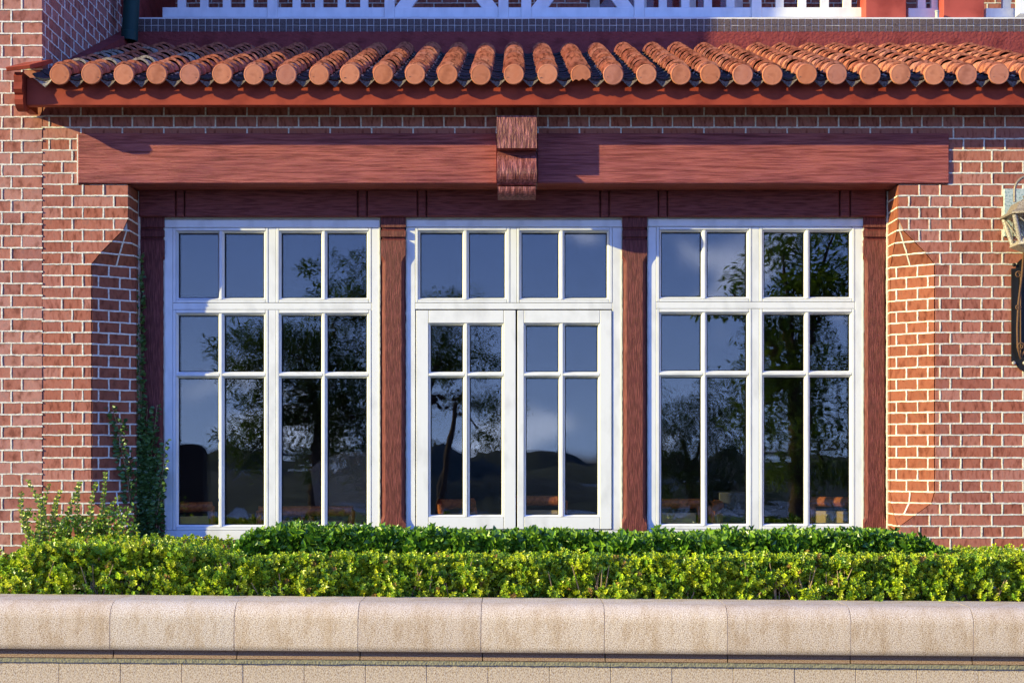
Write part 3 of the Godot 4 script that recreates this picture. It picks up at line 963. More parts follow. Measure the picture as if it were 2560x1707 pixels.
	bb.fbox(Vector3(-0.07, 0, -0.42), Vector3(0.075, 0.024, 0.0), 0.003)
	part("cap_plank", bb.mesh(), M.fascia, t, inv * Transform3D(Basis(Vector3.RIGHT, SLOPE) * Basis(Vector3.BACK, 0.1), Vector3(-2.86, sy(178, 0.3), 0.325)))
	# red flashing against the wing
	bb = MB.new()
	bb.prism([Vector3(-2.78, ec - 0.02, 0.02), Vector3(-2.78, ec + 0.09, 0.0), Vector3(-2.78, ec + 0.86, -1.72), Vector3(-2.78, ec + 0.6, -1.72)], Vector3(0.095, 0, 0))
	part("flashing", bb.mesh(), M.red_plaster, t, inv)

func disc(broken: bool) -> ArrayMesh:
	var mb := MB.new()
	var R := 0.0585
	var prof := [Vector2(R, 0.0), Vector2(R, 0.014), Vector2(R - 0.002, 0.016), Vector2(R - 0.006, 0.0164), Vector2(R - 0.010, 0.0158), Vector2(R * 0.5, 0.0164), Vector2(0.0, 0.016)]
	var n := 28
	for k in n:
		var a := TAU * k / n
		var b := TAU * (k + 1) / n
		for i in prof.size() - 1:
			var f := [Vector3(cos(a) * prof[i].x, sin(a) * prof[i].x, prof[i].y), Vector3(cos(b) * prof[i].x, sin(b) * prof[i].x, prof[i].y), Vector3(cos(b) * prof[i + 1].x, sin(b) * prof[i + 1].x, prof[i + 1].y), Vector3(cos(a) * prof[i + 1].x, sin(a) * prof[i + 1].x, prof[i + 1].y)]
			if broken:
				for q in 4:
					var lim: float = -0.028 + 0.006 * sin(f[q].x * 160.0) + f[q].x * 0.08
					f[q].y = maxf(f[q].y, lim)
			var out := Vector3(cos(a), sin(a), 0) if i == 0 else Vector3(0, 0, 1)
			mb.quad(f[0], f[1], f[2], f[3], out)
		mb.tri(Vector3(cos(a) * R, maxf(sin(a) * R, -0.028 if broken else -1.0), 0), Vector3(cos(b) * R, maxf(sin(b) * R, -0.028 if broken else -1.0), 0), Vector3.ZERO, Vector3(0, 0, -1))
	return mb.mesh()

func drip() -> ArrayMesh:
	# pointed tongue hung from the front of a pan tile, curved like the pan
	var mb := MB.new()
	var n := 10
	var hw := 0.062
	var z := func(x: float) -> float: return 0.03 * (x / hw) * (x / hw)
	for i in n:
		var a := lerpf(-hw, hw, float(i) / n)
		var b := lerpf(-hw, hw, float(i + 1) / n)
		var ta := -0.022 + 0.018 * (a / hw) * (a / hw)
		var tb := -0.022 + 0.018 * (b / hw) * (b / hw)
		var la := -0.056 + 0.052 * absf(a / hw)
		var lb := -0.056 + 0.052 * absf(b / hw)
		var p := [Vector3(a, ta, z.call(a)), Vector3(b, tb, z.call(b)), Vector3(b, minf(lb, tb - 0.001), z.call(b)), Vector3(a, minf(la, ta - 0.001), z.call(a))]
		mb.quad(p[0], p[1], p[2], p[3], Vector3(0, 0, 1))
		var d := Vector3(0, 0, -0.011)
		mb.quad(p[0] + d, p[1] + d, p[2] + d, p[3] + d, Vector3(0, 0, -1))
		mb.quad(p[0], p[1], p[1] + d, p[0] + d, Vector3(0, 1, 0))
		mb.quad(p[3], p[2], p[2] + d, p[3] + d, Vector3(0, -1, 0))
	return mb.mesh()

# ------------------------------------------------------------------ upper floor, seen above the roof
func upper_floor() -> void:
	var zs := -1.73
	var y0 := sy(80, zs)
	var y1 := sy(45, zs)
	var p := thing("balcony_parapet", "low balcony edge faced with two rows of small dark square tiles", "parapet", "", Vector3(0, y0, zs))
	var mb := MB.new()
	mb.box(Vector3(-2.83, 0, -0.35), Vector3(3.95, y1 - y0 + 0.006, -0.004))
	part("grout_body", mb.mesh(), M.grout, p)
	mb = MB.new()
	mb.box(Vector3(-2.83, -0.42, -0.35), Vector3(3.95, 0.0, 0.012))
	part("plaster_base", mb.mesh(), M.red_plaster, p)
	var tile := MB.new()
	tile.fbox(Vector3(-0.0222, -0.0222, -0.01), Vector3(0.0222, 0.0222, 0.0), 0.0012)
	var tm := tile.mesh()
	for r in 2:
		var x := sx(352, zs)
		while x < sx(2590, zs):
			part("tile", tm, M.mosaic, p, Transform3D(Basis(Vector3.BACK, rng.randf_range(-0.02, 0.02)), Vector3(x, 0.0255 + r * 0.0485 + rng.randf_range(-0.001, 0.001), 0.0)))
			x += 0.0487
	# balustrade
	var zb := -1.93
	var b := thing("balustrade", "white timber balustrade with square balusters and crossed panels along the balcony", "balustrade", "", Vector3(0, sy(45, zb), zb))
	var by := sy(45, zb)
	var X := func(u: float) -> float: return sx(u, zb)
	var rail := func(u0: float, u1: float) -> void:
		var r := MB.new()
		r.fbox(Vector3(X.call(u0), 0.006, -0.06), Vector3(X.call(u1), sy(18, zb) - by, 0.0), 0.003)
		part("bottom_rail", r.mesh(), M.white, b)
		r = MB.new()
		r.fbox(Vector3(X.call(u0), 0.92, -0.06), Vector3(X.call(u1), 1.0, 0.0), 0.003)
		part("top_rail", r.mesh(), M.white, b)
	var posts := [668.0, 961.0, 1246.0, 1303.0, 1586.0, 1879.0]
	var ends := [405.0]
	for q in posts:
		var r := MB.new()
		r.fbox(Vector3(X.call(q), 0.0, -0.07), Vector3(X.call(q + 25), 1.05, 0.012), 0.003)
		part("post", r.mesh(), M.white, b)
		ends.append(q)
		ends.append(q + 25)
	ends.append(2172.0)
	for i in range(0, ends.size(), 2):
		rail.call(ends[i], ends[i + 1])
		var crossed: bool = i == 4 or i == 8
		if crossed:
			for q in [-1.0, 1.0]:
				var r := MB.new()
				var xa: float = X.call(ends[i]) if q < 0 else X.call(ends[i + 1])
				var xb: float = X.call(ends[i + 1]) if q < 0 else X.call(ends[i])
				var ya := sy(18, zb) - by
				var k: float = -q * 0.12
				r.prism([Vector3(xa, ya, -0.03), Vector3(xa + k, ya, -0.03), Vector3(xb, 0.92, -0.03), Vector3(xb - k, 0.92, -0.03)], Vector3(0, 0, 0.035 if q < 0 else 0.03))
				part("brace", r.mesh(), M.white, b)
			continue
		if ends[i + 1] - ends[i] < 60:
			continue
		var u: float = ends[i] + 37.0
		while u < ends[i + 1] - 25.0:
			var r := MB.new()
			r.fbox(Vector3(X.call(u), sy(18, zb) - by, -0.045), Vector3(X.call(u + 20), 0.92, -0.008), 0.002)
			part("baluster", r.mesh(), M.white, b)
			u += 56.5
	# columns on the right, with a short run of rail between and beyond
	for q in [[2165.0, 2267.0, "red plastered column at the end of the white balustrade"], [2360.0, 2462.0, "red plastered column standing apart above the grey stub pipe"]]:
		var c := thing("plaster_column", q[2], "column", "red columns on the balcony", Vector3(sx((q[0] + q[1]) / 2, -1.8), sy(46, -1.8), -1.8))
		var r := MB.new()
		var hw := sl((q[1] - q[0]) / 2.0, -1.8)
		r.fbox(Vector3(-hw, 0, -0.26), Vector3(hw, 2.4, 0.0), 0.004)
		part("shaft", r.mesh(), M.red_column, c)
	var g := thing("balustrade", "short white balustrade panel between and beyond the two red columns", "balustrade", "", Vector3(0, sy(45, zb), zb))
	for q in [[2272.0, 2358.0], [2466.0, 2600.0]]:
		var r := MB.new()
		r.fbox(Vector3(X.call(q[0]), 0.006, -0.06), Vector3(X.call(q[1]), sy(20, zb) - by, 0.0), 0.003)
		part("bottom_rail", r.mesh(), M.white, g)
		for f in [0.4, 0.8]:
			r = MB.new()
			var xm: float = lerpf(X.call(q[0]), X.call(q[1]), f)
			r.fbox(Vector3(xm - 0.03, sy(20, zb) - by, -0.045), Vector3(xm + 0.03, 0.92, -0.008), 0.002)
			part("baluster", r.mesh(), M.white, g)
	var wp := MB.new()
	wp.fbox(Vector3(X.call(2537), 0, 0.02), Vector3(X.call(2600), 1.3, 0.1), 0.004)
	part("post", wp.mesh(), M.white, g)
	# stub pipe
	var sp := thing("stub_pipe", "short grey pipe stub standing on the tiled balcony edge", "pipe", "", Vector3(sx(2344, -1.76), y1 + 0.006, -1.76))
	var pm := MB.new()
	pm.lathe([Vector2(0.014, 0.0), Vector2(0.0145, 0.045), Vector2(0.017, 0.046), Vector2(0.017, 0.056), Vector2(0.0, 0.056)], 12)
	part("tube", pm.mesh(), M.grey_pipe, sp)
	# wall and window behind the balustrade
	var zw := -3.0
	var uw := thing("upper_brick_wall", "shaded brick wall of the upper floor behind the white balustrade", "wall", "", Vector3(0, 4.5, zw))
	var holder := hub("brickwork", uw)
	holder.position = -uw.position
	mb = MB.new()
	for k in 10:
		var ya := 5.0 + k * PITCH
		var joints := steps(-2.7, 0.1248, -2.8, 4.2) if k % 2 == 0 else steps(-2.64, 0.2496, -2.8, 4.2)
		for q in [[-2.83, 0.62], [1.86, 4.3]]:
			course(holder, mb, Vector3(0, 0, zw), Vector3.RIGHT, Vector3(0, 0, 1), q[0], q[1], ya, ya + PITCH, joints, M.bricks)
	part("mortar_joint", mb.mesh(), M.mortar, uw, Transform3D(Basis(), -uw.position)).set_meta("kind", "stuff")
	mb = MB.new()
	mb.box(Vector3(-2.83, 4.4, zw - 0.3), Vector3(4.3, 7.5, zw - 0.012))
	part("wall_body", mb.mesh(), M.red_plaster, uw, Transform3D(Basis(), -uw.position))
	var win := thing("upper_window", "white framed window of the upper floor seen through the balustrade", "window", "", Vector3(1.24, 4.92, zw))
	var fr := MB.new()
	fr.fbox(Vector3(-0.62, 0, 0), Vector3(0.62, 0.1, 0.04), 0.003)
	part("sill", fr.mesh(), M.white, win)
	for x in [-0.58, -0.2, 0.2, 0.58]:
		fr = MB.new()
		fr.fbox(Vector3(x - 0.04, 0.1, 0), Vector3(x + 0.04, 1.6, 0.03), 0.003)
		part("stile", fr.mesh(), M.white, win)
	for x in [-0.39, 0.0, 0.39]:
		fr = MB.new()
		lite(fr, x - 0.16, x + 0.16, 0.1, 1.6, 0.012, Vector2(0, 0), Vector2(0.001, 0.001), 900, Vector2(2, 2))
		part("pane", fr.mesh(), M.glass, win)
	var slab := MB.new()
	slab.box(Vector3(-2.83, 4.5, -3.0), Vector3(4.3, 4.68, -2.08))
	setting("balcony_floor", slab.mesh(), M.red_plaster)
	slab = MB.new()
	slab.box(Vector3(-2.83, 6.9, -3.3), Vector3(4.6, 7.1, -1.45))
	setting("added_balcony_ceiling", slab.mesh(), M.core)  # unseen slab, added to hold skylight off the shaded roof tiles
	# downpipe
	var dp := thing("downpipe", "dark green downpipe ending in an open mouth above the roof tiles", "pipe", "", Vector3(sx(322, -1.5), sy(102, -1.5), -1.5))
	pm = MB.new()
	var tilt := Vector3(0.05, 0, 0)
	pm.lathe([Vector2(0.054, 0.0), Vector2(0.058, 0.0), Vector2(0.058, 0.06), Vector2(0.056, 0.065), Vector2(0.056, 1.8)], 20)
	pm.lathe([Vector2(0.05, 1.8), Vector2(0.05, 0.0), Vector2(0.054, 0.0)], 20)
	part("tube", pm.mesh(), M.green_pipe, dp, Transform3D(Basis(Vector3.BACK, -0.06), Vector3.ZERO))
	pm = MB.new()
	pm.lathe([Vector2(0.062, 0.34), Vector2(0.062, 0.37)], 20)
	part("clip", pm.mesh(), M.black_iron, dp, Transform3D(Basis(Vector3.BACK, -0.06), Vector3.ZERO))

# ------------------------------------------------------------------ planter wall
const ZW := 1.63
func planter_wall() -> void:
	var w := thing("planter_wall", "pinkish granite planter wall with rounded coping stones in front of the hedges", "wall", "", Vector3(0, 0, ZW))
	var tilt := -0.0076
	var yt := sy(1497, ZW - 0.3)
	var hh := yt - sy(1633, ZW)
	# coping stones: rounded top, one block each
	var us := [-345.0, -38.0, 274.0, 585.0, 895.0, 1203.0, 1512.0, 1820.0, 2129.0, 2436.0, 2745.0]
	var prof := []   # (y, z)
	prof.append(Vector2(-hh, -0.012))
	prof.append(Vector2(-hh + 0.004, -0.004))
	prof.append(Vector2(-hh + 0.03, 0.0))
	prof.append(Vector2(-hh * 0.36, 0.0))
	for i in 9:
		var a := (i + 1) / 9.0 * PI / 2
		prof.append(Vector2(-hh * 0.36 + hh * 0.36 * sin(a), -0.10 * (1.0 - cos(a))))
	prof.append(Vector2(0.0, -0.36))
	prof.append(Vector2(-hh, -0.36))
	for i in us.size() - 1:
		var x0 := sx(us[i], ZW) + 0.0015
		var x1 := sx(us[i + 1], ZW) - 0.0015
		var pts := []
		var xm := (x0 + x1) / 2.0
		for q in prof:
			pts.append(Vector3(0, q.x, q.y))
		var mb := MB.new()
		mb.prism(pts, Vector3(x1 - x0 - rng.randf_range(0.0, 0.001), 0, 0))
		smooth_round(mb)
		part("coping_stone", mb.mesh(), M.granites[rng.randi() % 4], w, Transform3D(Basis(Vector3.BACK, tilt + rng.randf_range(-0.001, 0.001)), Vector3(xm, yt + xm * tilt, 0.0)))
		# dirty moulding under the coping
		mb = MB.new()
		var my := yt - hh
		mb.prism([Vector3(0, my + 0.002, -0.05), Vector3(0, my - 0.022, -0.042), Vector3(0, my - 0.042, -0.034), Vector3(0, my - 0.047, -0.04), Vector3(0, my - 0.047, -0.2), Vector3(0, my + 0.002, -0.2)], Vector3(x1 - x0 - 0.002, 0, 0))
		part("moulding_stone", mb.mesh(), M.dirty_granite, w, Transform3D(Basis(Vector3.BACK, tilt), Vector3(xm, xm * tilt, 0)))
	var jm := MB.new()
	for i in us.size():
		var x := sx(us[i], ZW)
		for k in prof.size() - 3:
			jm.box(Vector3(x - 0.0022, minf(prof[k].x, prof[k + 1].x), minf(prof[k].y, prof[k + 1].y) - 0.01) + Vector3(0, yt + x * tilt, 0), Vector3(x + 0.0022, maxf(prof[k].x, prof[k + 1].x), minf(prof[k].y, prof[k + 1].y) - 0.0012) + Vector3(0, yt + x * tilt, 0))
	part("coping_joint", jm.mesh(), M.pale_mortar, w).set_meta("kind", "stuff")
	# bed of greenish mortar and the ashlar below
	var yb := yt - hh - 0.047
	var mb := MB.new()
	bead(mb, Vector3(-3.2, yb - 0.009 + 3.2 * 0.0076, -0.046), Vector3(3.2, yb - 0.009 - 3.2 * 0.0076, -0.046), Vector3(0, 0, 1), 0.022, 0.012)
	part("mortar_bed", mb.mesh(), M.green_mortar, w)
	var k := -1
	while true:
		var u0 := 139.0 - 154.4 + k * 154.4
		if u0 > 2700:
			break
		var x0 := sx(u0, ZW) + 0.0015
		var x1 := sx(u0 + 154.4, ZW) - 0.0015
		var xm := (x0 + x1) / 2
		mb = MB.new()
		mb.fbox(Vector3(x0 - xm, 0.0, -0.25), Vector3(x1 - xm, yb - 0.016 + xm * tilt, rng.randf_range(-0.001, 0.001)), 0.001)
		part("ashlar_stone", mb.mesh(), M.ashlar, w, Transform3D(Basis(), Vector3(xm, 0, -0.045)))
		k += 1
	mb = MB.new()
	mb.box(Vector3(-3.3, 0, -0.34), Vector3(3.3, yt - 0.15, -0.12))
	part("wall_body", mb.mesh(), M.core, w)
	mb = MB.new()
	mb.box(Vector3(-3.2, 0.01, -0.1), Vector3(3.2, yb - 0.045, -0.0495))
	part("joint_mortar", mb.mesh(), M.pale_mortar, w)

# smooth the normals of the rounded top
func smooth_round(mb: MB) -> void:
	var sums := {}
	for i in mb.v.size():
		if absf(mb.n[i].x) > 0.5:
			continue
		var key := Vector2(snappedf(mb.v[i].y, 0.0005), snappedf(mb.v[i].z, 0.0005))
		sums[key] = sums.get(key, Vector3.ZERO) + mb.n[i]
	for i in mb.v.size():
		if absf(mb.n[i].x) > 0.5:
			continue
		var key := Vector2(snappedf(mb.v[i].y, 0.0005), snappedf(mb.v[i].z, 0.0005))
		var s: Vector3 = sums[key].normalized()
		if s.dot(mb.n[i]) > 0.8:
			mb.n[i] = s

# ------------------------------------------------------------------ plants
func leaf(mb: MB, at: Vector3, dir: Vector3, up: Vector3, length: float, width: float, fold := 0.25) -> void:
	var side := dir.cross(up).normalized()
	var nn := side.cross(dir).normalized()
	var tip := at + dir * length - nn * length * 0.12
	var q := [at + dir * length * 0.3 - side * width * 0.45 + nn * width * fold, at + dir * length * 0.68 - side * width * 0.42 + nn * width * fold * 0.7]
	var r := [at + dir * length * 0.3 + side * width * 0.45 + nn * width * fold, at + dir * length * 0.68 + side * width * 0.42 + nn * width * fold * 0.7]
	mb.tri(at, q[0], q[1], nn)
	mb.tri(at, q[1], tip, nn)
	mb.tri(at, tip, r[1], nn)
	mb.tri(at, r[1], r[0], nn)

func sprig(pairs: int, length: float, leaf_len: float, leaf_w: float, spread: float, seed_: int) -> ArrayMesh:
	var r := RandomNumberGenerator.new()
	r.seed = seed_
	var mb := MB.new()
	for i in pairs:
		var t := (i + 0.5) / pairs
		var y := length * t
		var turn := i * PI / 2 + r.randf_range(-0.4, 0.4)
		for s in [0.0, PI]:
			var a: float = turn + s
			var lift := lerpf(0.35, 1.0, t) + r.randf_range(-0.3, 0.3)
			var d := Vector3(cos(a) * spread, lift, sin(a) * spread).normalized()
			var k := r.randf_range(0.75, 1.15)
			leaf(mb, Vector3(0, y, 0), d, Vector3(0, 1, 0).lerp(Vector3(cos(a), 0, sin(a)), -0.3), leaf_len * k, leaf_w * k)
	leaf(mb, Vector3(0, length, 0), Vector3(0.1, 1, 0.1).normalized(), Vector3(1, 0, 0), leaf_len * 0.7, leaf_w * 0.7)
	return mb.mesh()

func aim(d: Vector3, spin: float, k: float) -> Basis:
	var y := d.normalized()
	var x := y.cross(Vector3(0.3, 0.2, 0.9)).normalized()
	return Basis(x, y, x.cross(y)).rotated(y, spin).scaled(Vector3(k, k, k))

func hedges() -> void:
	# light box hedge: full width, flat clipped top; a dark hedge with larger leaves stands behind it
	var soil := MB.new()
	soil.box(Vector3(-3.3, 0.0, 0.0), Vector3(3.3, 0.78, 1.28))
	setting("planter_soil", soil.mesh(), M.soil)
	var fn := FastNoiseLite.new()
	fn.seed = 5
	fn.frequency = 2.2
	fn.fractal_octaves = 3
	var h := thing("box_hedge", "low clipped box hedge with small bright yellow-green leaves behind the granite coping", "hedge", "", Vector3(0, 0.8, 0.9))
	var inv := Transform3D(Basis(), -h.position)
	var shapes := [sprig(5, 0.045, 0.0175, 0.0145, 1.0, 1), sprig(4, 0.036, 0.0165, 0.0135, 1.1, 2), sprig(6, 0.054, 0.018, 0.0145, 0.9, 3)]
	var at := [[], [], []]
	var tint := [[], [], []]
	var greens := [Vector3(0.44, 0.58, 0.024), Vector3(0.53, 0.62, 0.024), Vector3(0.31, 0.47, 0.026), Vector3(0.58, 0.62, 0.03), Vector3(0.20, 0.36, 0.026), Vector3(0.14, 0.28, 0.024)]
	for i in 36000:
		var x := rng.randf_range(-2.72, 2.95)
		var front := rng.randf() < 0.58
		var depth := pow(rng.randf(), 1.6) * 0.14
		var p: Vector3
		var d: Vector3
		var bump := fn.get_noise_2d(x * 2.0, 1.0 if front else 3.0) * 0.04
		# left end is rounded
		var e := clampf((x + 2.72) / 0.35, 0.0, 1.0)
		var round_ := sqrt(1.0 - (1.0 - e) * (1.0 - e))
		var top := lerpf(1.12, 1.055, smoothstep(-1.9, -1.3, x))
		var tp := 0.82 + (top - 0.82) * (0.45 + 0.55 * round_) + fn.get_noise_2d(x * 1.5, 9.0) * 0.014
		if front:
			var y := rng.randf_range(0.84, tp)
			var zf := 1.22 + fn.get_noise_3d(x * 3.0, y * 3.0, 0.0) * 0.10 + bump - (1.0 - round_) * 0.25
			# lower part thins out so that stems and dark gaps show
			if y < 0.98 and fn.get_noise_2d(x * 2.6, 40.0) > 0.05 + (y - 0.84) * 2.0 and rng.randf() < 0.75:
				continue
			# gaps between the branches
			if fn.get_noise_2d(x * 5.0 + 11.0, y * 3.0) > 0.20 + (y - 0.84) * 0.9 and rng.randf() < 0.85:
				continue
			p = Vector3(x, y, zf - depth)
			d = Vector3(rng.randf_range(-0.7, 0.7), rng.randf_range(0.15, 1.0), rng.randf_range(0.2, 1.0))
		else:
			var zz := rng.randf_range(0.18, 1.2)
			if x > -1.56 and x < 2.3 and zz < 0.66:
				continue
			p = Vector3(x, tp + fn.get_noise_3d(x * 4.0, 0.0, zz * 4.0) * 0.03 - depth * 0.8 - 0.03, zz - (1.0 - round_) * 0.1)
			d = Vector3(rng.randf_range(-0.6, 0.6), 1.0, rng.randf_range(-0.4, 0.7))
		var s := rng.randi() % 3
		at[s].append(inv * Transform3D(aim(d, rng.randf() * TAU, rng.randf_range(0.75, 1.2)), p))
		var g: Vector3 = greens[rng.randi() % greens.size()]
		var patch := clampf(fn.get_noise_2d(x * 1.3 + 50.0, p.y * 4.0) * 1.2 + 0.5, 0.0, 1.0)
		g = g.lerp(Vector3(0.52, 0.50, 0.04), patch * 0.4) if rng.randf() < 0.5 else g
		g *= rng.randf_range(0.7, 1.15)
		if rng.randf() < 0.02:
			g = Vector3(0.36, 0.22, 0.06)
		tint[s].append(Color(g.x, g.y, g.z))
	for s in 3:
		many("foliage", shapes[s], M.leaf, h, at[s], tint[s])
	var st := MB.new()
	for i in 150:
		var x := rng.randf_range(-2.55, 2.9)
		var p := Vector3(x, 0.8, rng.randf_range(1.0, 1.2))
		for b in 3:
			var q := p + Vector3(rng.randf_range(-0.1, 0.1), rng.randf_range(0.13, 0.26), rng.randf_range(-0.02, 0.1))
			st.tube([p, p.lerp(q, 0.5) + Vector3(rng.randf_range(-0.015, 0.015), 0, 0.01), q], [0.005, 0.004, 0.002], 5)
	part("stems", st.mesh(), M.twig, h, inv).set_meta("kind", "stuff")
	# dark hedge
	var h2 := thing("laurel_hedge", "dark glossy broad-leaved hedge in front of the window sills", "hedge", "", Vector3(0.3, 0.8, 0.3))
	inv = Transform3D(Basis(), -h2.position)
	shapes = [sprig(3, 0.05, 0.044, 0.028, 0.9, 11), sprig(3, 0.06, 0.05, 0.031, 0.8, 12), sprig(4, 0.065, 0.046, 0.027, 1.0, 13)]
	at = [[], [], []]
	tint = [[], [], []]
	greens = [Vector3(0.10, 0.22, 0.018), Vector3(0.13, 0.26, 0.02), Vector3(0.07, 0.17, 0.016), Vector3(0.18, 0.33, 0.025), Vector3(0.24, 0.38, 0.04)]
	for i in 9000:
		var x := rng.randf_range(-1.52, 2.36)
		var e := clampf((x + 1.52) / 0.12, 0.0, 1.0)
		var e2 := clampf((2.36 - x) / 0.16, 0.0, 1.0)
		var round_ := sqrt(1.0 - (1.0 - e) * (1.0 - e)) * sqrt(1.0 - (1.0 - e2) * (1.0 - e2))
		var tp := 0.9 + round_ * 0.215 + fn.get_noise_2d(x * 1.7, 70.0) * 0.035 + (0.03 if x < -0.3 else 0.0) * (1.0 if x < -0.9 else 0.5)
		var front := rng.randf() < 0.55
		var depth := pow(rng.randf(), 1.5) * 0.12
		var p: Vector3
		var d: Vector3
		# the light hedge gives way where the dark one bulges forward
		var zf := 0.72 + fn.get_noise_2d(x * 1.2, 80.0) * 0.07 + (0.2 if x > 0.55 and x < 1.12 else 0.0)
		if front:
			p = Vector3(x, rng.randf_range(0.98, tp), zf + fn.get_noise_3d(x * 4.0, 5.0, 0.0) * 0.05 - depth)
			d = Vector3(rng.randf_range(-0.7, 0.7), rng.randf_range(0.1, 0.9), rng.randf_range(0.2, 1.0))
		else:
			p = Vector3(x, tp - depth * 0.7 - 0.02, rng.randf_range(0.05, zf))
			d = Vector3(rng.randf_range(-0.7, 0.7), 0.8, rng.randf_range(-0.3, 0.8))
		var s := rng.randi() % 3
		at[s].append(inv * Transform3D(aim(d, rng.randf() * TAU, rng.randf_range(0.75, 1.15)), p))
		var g: Vector3 = greens[rng.randi() % greens.size()] * rng.randf_range(0.8, 1.15)
		tint[s].append(Color(g.x, g.y, g.z))
	for s in 3:
		many("foliage", shapes[s], M.gloss_leaf, h2, at[s], tint[s])
	st = MB.new()
	for i in 30:
		var x := rng.randf_range(-1.5, 2.25)
		var p := Vector3(x, 0.8, rng.randf_range(0.2, 0.45))
		st.tube([p, p + Vector3(rng.randf_range(-0.06, 0.06), 0.2, 0.02), p + Vector3(rng.randf_range(-0.1, 0.1), 0.32, 0.05)], [0.008, 0.006, 0.003], 5)
	part("stems", st.mesh(), M.twig, h2, inv).set_meta("kind", "stuff")

